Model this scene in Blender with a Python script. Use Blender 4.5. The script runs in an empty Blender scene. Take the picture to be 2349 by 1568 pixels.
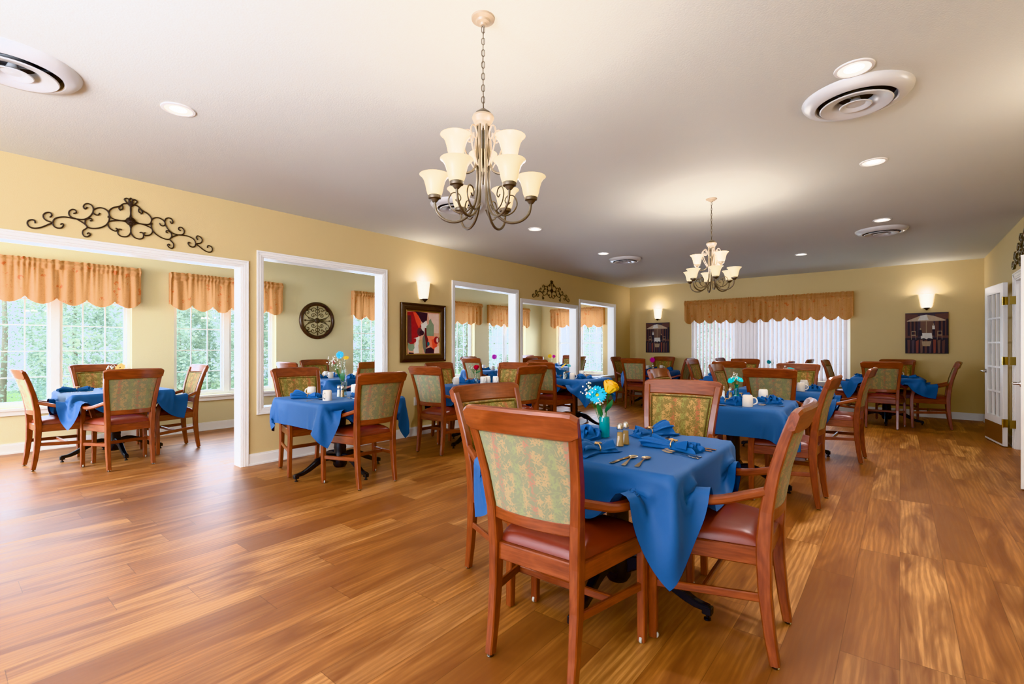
import bpy, bmesh, math, random
import numpy as np
from mathutils import Vector, Matrix
SC = bpy.context.scene
COL = SC.collection
PI = math.pi
R = math.radians
rng = random.Random(7)

# ------------------------------------------------------------------ mesh collecting
class MB:
    def __init__(s):
        s.v = []; s.f = []; s.m = []; s.uv = []
    def add(s, verts, faces, mi=0, uvs=None):
        b = len(s.v)
        s.v.extend(tuple(p) for p in verts)
        for k, f in enumerate(faces):
            s.f.append([b + i for i in f]); s.m.append(mi)
            s.uv.append(uvs[k] if uvs else None)
    def box(s, x0, x1, y0, y1, z0, z1, mi=0, ch=0.0):
        if x0 > x1: x0, x1 = x1, x0
        if y0 > y1: y0, y1 = y1, y0
        if z0 > z1: z0, z1 = z1, z0
        if ch <= 0:
            v = [(x, y, z) for z in (z0, z1) for y in (y0, y1) for x in (x0, x1)]
            s.add(v, [(0,2,3,1),(4,5,7,6),(0,1,5,4),(2,6,7,3),(0,4,6,2),(1,3,7,5)], mi)
        else:
            bm = bmesh.new(); bmesh.ops.create_cube(bm, size=1)
            for q in bm.verts:
                q.co = Vector(((x0+x1)/2+q.co.x*(x1-x0), (y0+y1)/2+q.co.y*(y1-y0), (z0+z1)/2+q.co.z*(z1-z0)))
            bmesh.ops.bevel(bm, geom=list(bm.edges), offset=ch, segments=1, affect='EDGES')
            s.bm(bm, mi)
    def bm(s, bm, mi=0):
        bm.verts.index_update()
        s.add([q.co[:] for q in bm.verts], [[q.index for q in f.verts] for f in bm.faces], mi); bm.free()
    def rings(s, rings, mi=0, closed=False, cap=True, ulen=None):
        n = len(rings[0]); v = [p for r in rings for p in r]; f = []; uv = []
        if ulen is None:
            ulen = [0.0]
            for a, b in zip(rings, rings[1:]):
                ca = sum((Vector(p) for p in a), Vector())/n; cb = sum((Vector(p) for p in b), Vector())/n
                ulen.append(ulen[-1] + (cb-ca).length)
        per = [0.0]
        for k in range(n):
            per.append(per[-1] + (Vector(rings[0][k]) - Vector(rings[0][(k+1) % n])).length)
        m = len(rings)
        for i in range(m if closed else m-1):
            j = (i+1) % m
            for k in range(n):
                l = (k+1) % n
                f.append((i*n+k, i*n+l, j*n+l, j*n+k))
                u1 = ulen[j] if j else ulen[i]+.02
                uv.append([(ulen[i], per[k]), (ulen[i], per[k+1]), (u1, per[k+1]), (u1, per[k])])
        if cap and not closed:
            f.append(tuple(range(n-1, -1, -1))); uv.append([(0, 0.01*k) for k in range(n)])
            f.append(tuple((m-1)*n+k for k in range(n))); uv.append([(0, 0.01*k) for k in range(n)])
        s.add(v, f, mi, uv)
    def lathe(s, prof, n=24, mi=0, c=(0,0,0), cap=False, arc=None):
        rs = []
        for r, z in prof:
            rs.append([(c[0]+r*math.cos(2*PI*k/n), c[1]+r*math.sin(2*PI*k/n), c[2]+z) for k in range(n)])
        s.rings(rs, mi, cap=cap)
    def tube(s, pts, r, n=8, mi=0, closed=False, cap=True):
        pts = [Vector(p) for p in pts]
        m = len(pts); rad = r if isinstance(r, (list, tuple)) else [r]*m
        rs = []; pu = None
        for i in range(m):
            a = pts[i-1] if (i > 0 or closed) else pts[i]; b = pts[(i+1) % m] if (i < m-1 or closed) else pts[i]
            t = (b-a)
            if t.length < 1e-9: t = Vector((0,0,1))
            t.normalize()
            if pu is None:
                pu = t.orthogonal().normalized()
            pu = (pu - t*pu.dot(t))
            if pu.length < 1e-6: pu = t.orthogonal()
            pu.normalize(); w = t.cross(pu)
            rs.append([pts[i] + (pu*math.cos(2*PI*k/n) + w*math.sin(2*PI*k/n))*rad[i] for k in range(n)])
        s.rings(rs, mi, closed=closed, cap=cap)
    def bar(s, pts, wa, wb, ref, ch=.004, mi=0):
        """rectangular section swept along pts; wa measured along ref, wb across it"""
        pts = [Vector(p) for p in pts]; m = len(pts); ref = Vector(ref); rs = []
        for i in range(m):
            t = (pts[min(i+1, m-1)] - pts[max(i-1, 0)]).normalized()
            a = (ref - t*ref.dot(t)).normalized(); b = t.cross(a)
            A = (wa[i] if isinstance(wa, (list, tuple)) else wa)/2; B = (wb[i] if isinstance(wb, (list, tuple)) else wb)/2
            c = min(ch, A*.6, B*.6)
            q = [(A-c, B), (A, B-c), (A, -B+c), (A-c, -B), (-A+c, -B), (-A, -B+c), (-A, B-c), (-A+c, B)]
            rs.append([pts[i]+a*x+b*y for x, y in q])
        s.rings(rs, mi)
    def grid(s, P, mi=0, closed_u=False, uvs=None):
        nu = len(P); nv = len(P[0]); v = [p for r in P for p in r]; f = []; uv = []
        for i in range(nu if closed_u else nu-1):
            k = (i+1) % nu
            for j in range(nv-1):
                f.append((i*nv+j, k*nv+j, k*nv+j+1, i*nv+j+1))
                uv.append([uvs[i][j], uvs[k][j], uvs[k][j+1], uvs[i][j+1]] if uvs else None)
        s.add(v, f, mi, uv if uvs else None)
    def mesh(s, name, mats, smooth=None, weld=False, recalc=True):
        me = bpy.data.meshes.new(name)
        me.from_pydata([tuple(p) for p in s.v], [], s.f)
        for m in (mats if isinstance(mats, (list, tuple)) else [mats]): me.materials.append(m)
        if len(me.polygons) == len(s.m): me.polygons.foreach_set('material_index', s.m)
        if any(u is not None for u in s.uv):
            lay = me.uv_layers.new(name='UVMap'); li = 0
            for f, u in zip(s.f, s.uv):
                for k in range(len(f)):
                    if u is not None and k < len(u): lay.data[li].uv = u[k]
                    li += 1
        bm = bmesh.new(); bm.from_mesh(me)
        if weld: bmesh.ops.remove_doubles(bm, verts=bm.verts, dist=1e-5)
        if recalc: bmesh.ops.recalc_face_normals(bm, faces=bm.faces)
        if smooth is not None:
            lim = R(smooth)
            for f in bm.faces: f.smooth = True
            for e in bm.edges:
                e.smooth = len(e.link_faces) != 2 or e.calc_face_angle(0) < lim
        bm.to_mesh(me); bm.free(); me.update()
        return me
    def build(s, name, mats, parent=None, smooth=None, **k):
        o = bpy.data.objects.new(name, s.mesh(name, mats, smooth, **k)); COL.objects.link(o)
        if parent is not None: o.parent = parent
        return o

def obj(name, mesh, parent=None, loc=(0,0,0), rot=(0,0,0)):
    o = bpy.data.objects.new(name, mesh); COL.objects.link(o); o.location = loc; o.rotation_euler = rot
    if parent is not None: o.parent = parent
    return o
def tag(o, label=None, cat=None, group=None, kind=None):
    if label: o['label'] = label
    if cat: o['category'] = cat
    if group: o['group'] = group
    if kind: o['kind'] = kind
    return o
def thing(name, label, cat, loc=(0,0,0), rz=0.0, group=None):
    o = bpy.data.objects.new(name, None); COL.objects.link(o); o.location = loc; o.rotation_euler = (0,0,rz)
    o.empty_display_size = .1
    return tag(o, label, cat, group)
def dup(o, loc=None, rz=None, label=None, group=None, parent=None):
    c = o.copy(); COL.objects.link(c)
    if parent is not None: c.parent = parent
    for ch in list(o.children): dup(ch, parent=c)
    if loc is not None: c.location = loc
    if rz is not None: c.rotation_euler = (0,0,rz)
    if label: c['label'] = label
    if group: c['group'] = group
    return c
class Proto:
    """the first placing moves the thing itself, later ones copy it"""
    def __init__(s, o): s.o = o; s.used = False
    def put(s, loc, rz=0.0, label=None, group=None):
        o = dup(s.o) if s.used else s.o
        s.used = True
        o.location = loc; o.rotation_euler = (0,0,rz)
        if label: o['label'] = label
        if group: o['group'] = group
        return o
def crv(pts, per=6):
    """Catmull-Rom through points"""
    P = [Vector(p) for p in pts]; out = []
    for i in range(len(P)-1):
        a = P[max(i-1,0)]; b = P[i]; c = P[i+1]; d = P[min(i+2,len(P)-1)]
        for k in range(per):
            t = k/per
            out.append(.5*((2*b)+(c-a)*t+(2*a-5*b+4*c-d)*t*t+(3*b-a-3*c+d)*t**3))
    out.append(P[-1]); return out

# ------------------------------------------------------------------ materials
class NT:
    def __init__(s, name):
        s.mat = bpy.data.materials.new(name); s.mat.use_nodes = True
        s.t = s.mat.node_tree; s.t.nodes.clear()
        s.out = s.t.nodes.new('ShaderNodeOutputMaterial')
    def n(s, typ, ins=None, **props):
        nd = s.t.nodes.new('ShaderNode'+typ)
        for k, v in props.items(): setattr(nd, k, v)
        for k, v in (ins or {}).items(): s.set(nd, k, v)
        return nd
    def set(s, nd, k, v):
        sock = nd.inputs[k]
        if isinstance(v, bpy.types.Node): v = v.outputs[0]
        if isinstance(v, bpy.types.NodeSocket): s.t.links.new(v, sock)
        else:
            if sock.type == 'RGBA' and len(v) == 3: v = (*v, 1)
            sock.default_value = v
    def math(s, op, a, b=0.0, c=0.0):
        return s.n('Math', {0: a, 1: b, 2: c}, operation=op).outputs[0]
    def ramp(s, fac, stops, interp='LINEAR'):
        nd = s.n('ValToRGB', {'Fac': fac}); cr = nd.color_ramp; cr.interpolation = interp
        while len(cr.elements) < len(stops): cr.elements.new(.5)
        for e, (p, c) in zip(cr.elements, stops):
            e.position = p; e.color = (*c, 1) if len(c) == 3 else c
        return nd.outputs[0]
    def mix(s, fac, a, b, blend='MIX'):
        nd = s.n('Mix', data_type='RGBA', blend_type=blend)
        s.set(nd, 0, fac); s.set(nd, 6, a); s.set(nd, 7, b)
        return nd.outputs[2]
    def bsdf(s, **k):
        nd = s.n('BsdfPrincipled')
        for a, v in k.items(): s.set(nd, a.replace('_', ' '), v)
        s.t.links.new(nd.outputs[0], s.out.inputs[0]); return nd
    def surf(s, nd): s.t.links.new(nd.outputs[0], s.out.inputs[0])
    def bump(s, h, strength=.3, dist=.01):
        return s.n('Bump', {'Height': h, 'Strength': strength, 'Distance': dist}).outputs[0]
def srgb(r, g, b):
    return tuple((c/255/12.92 if c/255 <= .04045 else ((c/255+.055)/1.055)**2.4) for c in (r, g, b))
def plain(name, col, rough=.5, metal=0.0, **k):
    t = NT(name); t.bsdf(Base_Color=col, Roughness=rough, Metallic=metal, **k); return t.mat
def emit(name, col, strength):
    t = NT(name); t.surf(t.n('Emission', {'Color': col, 'Strength': strength})); return t.mat

def m_wall(name, col, sc=170, st=.25):
    t = NT(name); g = t.n('TexCoord').outputs['Object']
    n1 = t.n('TexNoise', {'Vector': g, 'Scale': sc, 'Detail': 2.0}).outputs[0]
    n2 = t.n('TexNoise', {'Vector': g, 'Scale': 1.3, 'Detail': 2.0}).outputs[0]
    c = t.mix(t.math('MULTIPLY', n2, .35), col, tuple(x*.9 for x in col))
    t.bsdf(Base_Color=c, Roughness=.75, Normal=t.bump(n1, st, .004)); return t.mat

def m_floor():
    t = NT('laminate_planks'); g = t.n('TexCoord').outputs['Object']
    s = t.n('SeparateXYZ', {0: g}); X, Y = s.outputs[0], s.outputs[1]
    W, L = .192, 1.28
    xi = t.math('DIVIDE', X, W); i = t.math('FLOOR', xi); fx = t.math('SUBTRACT', xi, i)
    r1 = t.n('TexWhiteNoise', {'W': i}, noise_dimensions='1D').outputs[0]
    yy = t.math('ADD', t.math('DIVIDE', Y, L), t.math('MULTIPLY', r1, 7.0)); j = t.math('FLOOR', yy); fy = t.math('SUBTRACT', yy, j)
    cell = t.n('CombineXYZ', {0: i, 1: j, 2: 0.0})
    wn = t.n('TexWhiteNoise', {'Vector': cell}, noise_dimensions='3D'); rr = wn.outputs[0]
    off = t.n('CombineXYZ', {0: t.math('MULTIPLY', rr, 37.0), 1: t.math('MULTIPLY', rr, 91.0), 2: t.math('MULTIPLY', rr, 13.0)})
    p = t.n('VectorMath', {0: g, 1: off}, operation='ADD')
    st = t.n('Mapping', {'Vector': p.outputs[0], 'Scale': (5.0, .75, 1.0)})
    big = t.n('TexNoise', {'Vector': st, 'Scale': 1.5, 'Detail': 3.0, 'Distortion': 1.2}).outputs[0]
    st2 = t.n('Mapping', {'Vector': p.outputs[0], 'Scale': (46.0, 2.2, 1.0)})
    fine = t.n('TexNoise', {'Vector': st2, 'Scale': 2.0, 'Detail': 4.0, 'Roughness': .6}).outputs[0]
    wv = t.n('TexWave', {'Vector': t.n('Mapping', {'Vector': p.outputs[0], 'Scale': (7.0, .8, 1.0)}), 'Scale': 1.7, 'Distortion': 9.0, 'Detail': 3.0, 'Detail Scale': 1.0}, wave_type='BANDS').outputs[1]
    base = t.ramp(rr, [(0, srgb(124,77,38)), (.25, srgb(180,121,62)), (.5, srgb(152,97,48)), (.75, srgb(204,147,84)), (1, srgb(140,87,43))])
    a = t.mix(t.ramp(big, [(.38, (0,0,0)), (.66, (1,1,1))]), base, srgb(116,68,34))
    b = t.mix(t.math('MULTIPLY', t.ramp(wv, [(.3, (1,1,1)), (.75, (0,0,0))]), .42), a, srgb(120,72,36))
    c = t.mix(t.math('MULTIPLY', t.ramp(fine, [(.35, (1,1,1)), (.6, (0,0,0))]), .45), b, srgb(116,70,36))
    ex = t.math('MINIMUM', fx, t.math('SUBTRACT', 1.0, fx)); ey = t.math('MINIMUM', fy, t.math('SUBTRACT', 1.0, fy))
    gap = t.math('MAXIMUM', t.math('LESS_THAN', ex, .006), t.math('LESS_THAN', ey, .0011))
    d = t.mix(t.math('MULTIPLY', gap, .55), c, srgb(66,36,16))
    h = t.math('SUBTRACT', t.math('MULTIPLY', fine, .25), gap)
    ro = t.math('ADD', .36, t.math('MULTIPLY', fine, .14))
    t.bsdf(Base_Color=d, Roughness=ro, Normal=t.bump(h, .12, .002), Specular_IOR_Level=.5); return t.mat

def m_wood(name='cherry_wood', dark=srgb(94,44,24), mid=srgb(120,60,31), light=srgb(142,77,42), rough=.3):
    t = NT(name); uv = t.n('UVMap').outputs[0]
    oi = t.n('ObjectInfo'); rnd = oi.outputs['Random']
    o = t.n('CombineXYZ', {0: t.math('MULTIPLY', rnd, 9.0), 1: t.math('MULTIPLY', rnd, 5.0), 2: rnd})
    p = t.n('VectorMath', {0: uv, 1: o}, operation='ADD').outputs[0]
    f = t.n('TexNoise', {'Vector': t.n('Mapping', {'Vector': p, 'Scale': (5.0, 70.0, 1.0)}), 'Scale': 2.0, 'Detail': 4.0}).outputs[0]
    b = t.n('TexNoise', {'Vector': t.n('Mapping', {'Vector': p, 'Scale': (3.0, 14.0, 1.0)}), 'Scale': 1.5, 'Detail': 2.0, 'Distortion': 1.5}).outputs[0]
    x = t.math('ADD', t.math('MULTIPLY', f, .5), t.math('MULTIPLY', b, .55))
    c = t.ramp(x, [(.32, dark), (.52, mid), (.72, light)])
    t.bsdf(Base_Color=c, Roughness=rough, Coat_Weight=.35, Coat_Roughness=.18, Normal=t.bump(f, .05, .001)); return t.mat

def m_brocade(name, ground, gold, red, green, amt=1.0):
    t = NT(name); uv = t.n('UVMap').outputs[0]
    wob = t.n('TexNoise', {'Vector': uv, 'Scale': 26.0, 'Detail': 2.0})
    p = t.n('VectorMath', {0: uv, 1: t.n('VectorMath', {0: wob.outputs[1], 1: (.5,.5,.5)}, operation='SUBTRACT').outputs[0]}, operation='MULTIPLY_ADD')
    p.operation = 'ADD'
    sc = t.n('VectorMath', {0: t.n('VectorMath', {0: wob.outputs[1], 1: (.5,.5,.5)}, operation='SUBTRACT').outputs[0], 'Scale': .034}, operation='SCALE')
    p = t.n('VectorMath', {0: uv, 1: sc.outputs[0]}, operation='ADD').outputs[0]
    p = t.n('VectorMath', {0: p, 1: (1,1,0)}, operation='MULTIPLY').outputs[0]
    vo = t.n('TexVoronoi', {'Vector': p, 'Scale': 25.0, 'Randomness': .9}, voronoi_dimensions='2D')
    d = t.n('VectorMath', {0: t.n('VectorMath', {0: p, 'Scale': 25.0}, operation='SCALE').outputs[0], 1: t.n('VectorMath', {0: vo.outputs['Position'], 'Scale': 25.0}, operation='SCALE').outputs[0]}, operation='SUBTRACT')
    s = t.n('SeparateXYZ', {0: d.outputs[0]})
    ang = t.math('ARCTAN2', s.outputs[1], s.outputs[0])
    pet = t.math('ADD', .30, t.math('MULTIPLY', t.math('COSINE', t.math('MULTIPLY', ang, 5.0)), .11))
    fl = t.math('LESS_THAN', vo.outputs['Distance'], pet)
    eye = t.math('LESS_THAN', vo.outputs['Distance'], .07)
    vin = t.n('TexNoise', {'Vector': p, 'Scale': 30.0, 'Detail': 1.0, 'Distortion': 1.6}).outputs[0]
    vv = t.math('LESS_THAN', t.math('ABSOLUTE', t.math('SUBTRACT', vin, .5)), .045)
    mask = t.math('MAXIMUM', t.math('SUBTRACT', fl, eye), t.math('MULTIPLY', vv, .7))
    mx = t.math('MULTIPLY', mask, amt)
    su = t.n('SeparateXYZ', {0: uv}).outputs[0]
    stripe = t.math('SINE', t.math('MULTIPLY', su, 40.0))
    motif = t.mix(t.ramp(stripe, [(.0, (0,0,0)), (.75, (0,0,0)), (.95, (1,1,1))]), gold, red)
    motif = t.mix(t.ramp(t.math('SINE', t.math('ADD', t.math('MULTIPLY', su, 40.0), 2.6)), [(.55, (0,0,0)), (.9, (1,1,1))]), motif, green)
    weave = t.n('TexChecker', {'Vector': uv, 'Scale': 420.0}).outputs[1]
    g2 = t.mix(t.math('MULTIPLY', weave, .3), ground, tuple(x*1.7 for x in ground))
    c = t.mix(mx, g2, motif)
    t.bsdf(Base_Color=c, Roughness=.85, Sheen_Weight=.15, Normal=t.bump(mask, .2, .001)); return t.mat

def m_cloth(name, col, rough=.62):
    t = NT(name); g = t.n('TexCoord').outputs['Object']
    w = t.n('TexNoise', {'Vector': g, 'Scale': 900.0, 'Detail': 1.0}).outputs[0]
    b = t.n('TexNoise', {'Vector': g, 'Scale': 6.0, 'Detail': 3.0}).outputs[0]
    c = t.mix(t.math('MULTIPLY', b, .25), col, tuple(x*.78 for x in col))
    t.bsdf(Base_Color=c, Roughness=rough, Sheen_Weight=.25, Sheen_Roughness=.5, Sheen_Tint=srgb(150,175,215), Normal=t.bump(w, .08, .001)); return t.mat

def m_valance():
    t = NT('floral_curtain_fabric'); g = t.n('TexCoord').outputs['Object']
    n = t.n('TexNoise', {'Vector': g, 'Scale': 17.0, 'Detail': 2.0, 'Distortion': 1.8}).outputs[0]
    vo = t.n('TexVoronoi', {'Vector': g, 'Scale': 9.0}).outputs['Distance']
    bl = t.math('MULTIPLY', t.math('LESS_THAN', vo, .26), t.math('GREATER_THAN', n, .52))
    v2 = t.math('LESS_THAN', t.math('ABSOLUTE', t.math('SUBTRACT', t.n('TexNoise', {'Vector': g, 'Scale': 24.0, 'Distortion': 2.0}).outputs[0], .5)), .018)
    c = t.mix(t.math('MULTIPLY', v2, .5), srgb(194,146,100), srgb(158,108,68))
    c = t.mix(t.math('MULTIPLY', bl, .75), c, srgb(186,92,54))
    d = t.n('BsdfDiffuse', {'Color': c}); tr = t.n('BsdfTranslucent', {'Color': t.mix(.5, c, srgb(190,136,78))})
    m = t.n('MixShader', {0: .14, 1: d.outputs[0], 2: tr.outputs[0]}); t.surf(m); return t.mat

def m_glass(name, col=(1,1,1), tint=(1,1,1), rough=.0):
    """thin clear pane: mostly see-through with a Fresnel reflection"""
    t = NT(name)
    lw = t.n('LayerWeight', {'Blend': .5}).outputs[1]
    f = t.math('ADD', .04, t.math('MULTIPLY', .8, t.math('POWER', lw, 5.0)))
    m = t.n('MixShader', {0: f, 1: t.n('BsdfTransparent', {'Color': tint}).outputs[0], 2: t.n('BsdfGlossy', {'Color': col, 'Roughness': rough}).outputs[0]})
    t.surf(m); return t.mat
def m_shade(name, col, strength):
    t = NT(name); g = t.n('TexCoord').outputs['Object']
    n = t.n('TexNoise', {'Vector': g, 'Scale': 40.0, 'Detail': 4.0}).outputs[0]
    c = t.mix(n, col, tuple(min(1, x*1.15) for x in col))
    lw = t.n('LayerWeight', {'Blend': .35}).outputs[1]
    c = t.mix(t.math('MULTIPLY', lw, .9), c, tuple(x*y for x, y in zip(col, (1, .86, .62))))
    st = t.math('MULTIPLY', strength, t.math('SUBTRACT', 1.25, t.math('MULTIPLY', lw, .95)))
    e = t.n('Emission', {'Color': c, 'Strength': st}); b = t.n('BsdfPrincipled', {'Base Color': srgb(235,215,170), 'Roughness': .3})
    a = t.n('AddShader', {0: e.outputs[0], 1: b.outputs[0]}); t.surf(a); return t.mat

M = {}
M['wall'] = m_wall('tan_wall_paint', srgb(212,188,136))
M['ceil'] = m_wall('ceiling_paint', srgb(213,212,203), 120, .18)
M['white'] = plain('white_trim_paint', srgb(238,234,228), .35)
M['vinyl'] = plain('white_vinyl', srgb(240,240,238), .4)
M['floor'] = m_floor()
M['wood'] = m_wood()
M['vinylseat'] = plain('burgundy_vinyl', srgb(114,50,34), .36)
M['fab_front'] = m_brocade('brocade_front', srgb(116,98,50), srgb(176,136,76), srgb(166,98,62), srgb(136,130,66))
M['fab_back'] = m_brocade('brocade_back', srgb(122,122,94), srgb(164,140,100), srgb(160,114,92), srgb(136,140,98))
M['piping'] = plain('dark_olive_piping', srgb(84,66,24), .7)
M['caster'] = plain('grey_caster', srgb(170,168,160), .4)
M['glide'] = plain('metal_glide', srgb(170,165,155), .25, 1.0)
M['iron'] = plain('black_cast_iron', srgb(22,22,24), .45)
M['ttop'] = plain('dark_laminate', srgb(44,34,30), .4)
M['blue'] = m_cloth('blue_tablecloth', srgb(30,80,138))
M['napkin'] = m_cloth('blue_napkin', srgb(20,82,146))
M['china'] = plain('white_china', srgb(236,226,212), .22)
M['silver'] = plain('warm_silver', srgb(225,205,170), .2, 1.0)
M['gold'] = plain('pale_gold', srgb(225,190,140), .28, 1.0)
M['steel'] = plain('brushed_steel', srgb(200,196,190), .25, 1.0)
M['brass'] = plain('polished_brass', srgb(222,196,120), .2, 1.0)
M['bronze'] = plain('antique_bronze', srgb(98,86,70), .4, .5)
M['bronze_l'] = plain('pale_champagne_metal', srgb(172,154,132), .38, .4)
M['dkiron'] = plain('dark_brown_iron', srgb(52,38,28), .5, .2)
M['pewter'] = plain('pewter_metal', srgb(128,118,100), .35, .8)
M['dkpewter'] = plain('dark_pewter', srgb(78,66,54), .45, .3)
M['dkwood'] = m_wood('dark_walnut', srgb(40,24,16), srgb(58,36,24), srgb(74,48,32), .3)
M['kick'] = m_wood('brown_kick_plate', srgb(96,64,36), srgb(122,84,50), srgb(140,98,60), .4)
M['pane'] = m_glass('window_glass')
M['clear'] = m_glass('clear_glass', tint=(.93,.96,.95))
M['tealglass'] = m_glass('teal_glass', tint=(.25,.82,.78))
t = NT('teal_water'); t.bsdf(Base_Color=srgb(16,170,178), Roughness=.12, Transmission_Weight=.35, IOR=1.33); M['water'] = t.mat
t = NT('clear_water'); t.surf(t.n('MixShader', {0: .12, 1: t.n('BsdfTransparent', {'Color': (.8,.9,.88)}).outputs[0], 2: t.n('BsdfGlossy', {'Roughness': .05}).outputs[0]})); M['cwater'] = t.mat
M['salt'] = plain('salt_grains', srgb(232,228,220), .7)
M['pepper'] = plain('pepper_grains', srgb(176,140,88), .8)
M['shade'] = m_shade('alabaster_glass', srgb(255,226,168), 1.05)
M['sconce'] = m_shade('frosted_glass', srgb(255,238,212), 2.0)
M['lamp'] = emit('lamp_face', srgb(255,244,224), 14.0)
M['can'] = plain('white_reflector', srgb(250,244,232), .3)
M['green'] = plain('stem_green', srgb(60,120,50), .5)
M['leafg'] = plain('leaf_green', srgb(46,104,58), .5)
for k, c in dict(yellow=(248,196,20), cyan=(40,182,222), turq=(30,196,206), red=(206,18,52), magenta=(206,30,160), purple=(176,50,176), orange=(236,110,60), whitef=(246,240,230), darkeye=(70,40,20), yeye=(200,190,60), rust=(130,50,34), tealf=(30,140,150)).items():
    M['f_'+k] = plain('petal_'+k, srgb(*c), .55)
M['valance'] = m_valance()
t = NT('blind_vinyl'); d = t.n('BsdfDiffuse', {'Color': srgb(214,200,194)}); tr = t.n('BsdfTranslucent', {'Color': srgb(222,206,198)})
t.surf(t.n('MixShader', {0: .10, 1: d.outputs[0], 2: tr.outputs[0]})); M['blind'] = t.mat
M['dark'] = plain('vent_dark', srgb(62,60,60), .7)
M['vent'] = plain('vent_enamel', srgb(206,203,200), .3)
M['plate'] = plain('outlet_plate', srgb(236,228,214), .4)
M['soil'] = m_wall('lawn_ground', srgb(120,150,70), 60, .5)
t = NT('foliage'); oi = t.n('ObjectInfo').outputs['Random']; g = t.n('TexCoord').outputs['Object']
nn = t.n('TexNoise', {'Vector': g, 'Scale': 2.2, 'Detail': 3.0}).outputs[0]
c = t.ramp(nn, [(.3, srgb(138,160,146)), (.5, srgb(184,198,180)), (.7, srgb(232,236,216))])
d = t.n('BsdfDiffuse', {'Color': c}); tr = t.n('BsdfTranslucent', {'Color': c})
t.surf(t.n('MixShader', {0: .4, 1: d.outputs[0], 2: tr.outputs[0]})); M['foliage'] = t.mat
M['bark'] = plain('bark', srgb(150,142,126), .9)

# ------------------------------------------------------------------ camera
cam = bpy.data.cameras.new('camera'); cam.sensor_width = 36; cam.sensor_fit = 'HORIZONTAL'
cam.lens = 36*1091/2349; cam.shift_y = 11/2349; cam.clip_start = .02
co = bpy.data.objects.new('camera', cam); COL.objects.link(co)
co.location = (0, 0, 1.25); co.rotation_euler = (R(90), 0, R(39.2)); SC.camera = co

# ------------------------------------------------------------------ room shell
H = 2.74
XL, XR, YB, YF = -5.30, 1.10, 11.22, -3.2
XA = -8.05
def struct(name, mb, mats, smooth=None, parent=None):
    o = mb.build(name, mats, parent, smooth)
    if parent is None: tag(o, kind='structure')
    return o
m = MB(); m.box(-8.25, 3.2, YF-.15, YB+.15, -.12, 0); struct('floor', m, M['floor'])
m = MB(); m.box(-8.25, 3.2, YF-.15, YB+.15, H, H+.1); struct('ceiling', m, M['ceil'])
M['wall_pale'] = m_wall('pale_sunroom_paint', srgb(218,206,164))  # same tan paint, lightened so the sunroom's daylight sits in the colour
def wall_y(name, x0, x1, y0, y1, holes):
    """wall running along y with rectangular holes (ya,yb,za,zb)"""
    m = MB(); y = y0
    for (a, b, za, zb) in sorted(holes):
        m.box(x0, x1, y, a, 0, H)
        if za > 0: m.box(x0, x1, a, b, 0, za)
        m.box(x0, x1, a, b, zb, H); y = b
    m.box(x0, x1, y, y1, 0, H)
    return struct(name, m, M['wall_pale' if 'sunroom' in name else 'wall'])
def wall_x(name, y0, y1, x0, x1, holes):
    m = MB(); x = x0
    for (a, b, za, zb) in sorted(holes):
        m.box(x, a, y0, y1, 0, H)
        if za > 0: m.box(a, b, y0, y1, 0, za)
        m.box(a, b, y0, y1, zb, H); x = b
    m.box(x, x1, y0, y1, 0, H)
    return struct(name, m, M['wall'])
OPEN = [(.195, 2.055, 0, 2.085), (2.262, 3.795, .590, 2.213), (5.100, 6.605, .580, 2.203), (6.790, 8.640, 0, 2.062), (8.812, 10.356, .560, 2.203)]
wall_y('wall_left', XL-.15, XL, YF, YB, OPEN)
WIN = [(.25, 1.735), (2.215, 3.655), (5.10, 6.58), (6.98, 8.42), (8.95, 10.46)]
WZ0, WZ1 = .53, 2.18
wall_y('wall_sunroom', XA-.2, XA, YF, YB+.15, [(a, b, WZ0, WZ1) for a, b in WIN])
wall_x('wall_back', YB, YB+.15, -8.25, 3.2, [(-7.52, -6.06, WZ0, WZ1), (-3.76, -.74, .555, 2.2)])
DOOR = (6.78, 8.40, 0, 2.075)
wall_y('wall_right', XR, XR+.13, YF, YB, [DOOR])
wall_x('wall_front', YF-.15, YF, -8.25, 3.2, [])
m = MB(); m.box(3.1, 3.2, YF, YB, 0, H); struct('wall_hall', m, m_wall('hall_paint', srgb(226,214,190)))

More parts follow.
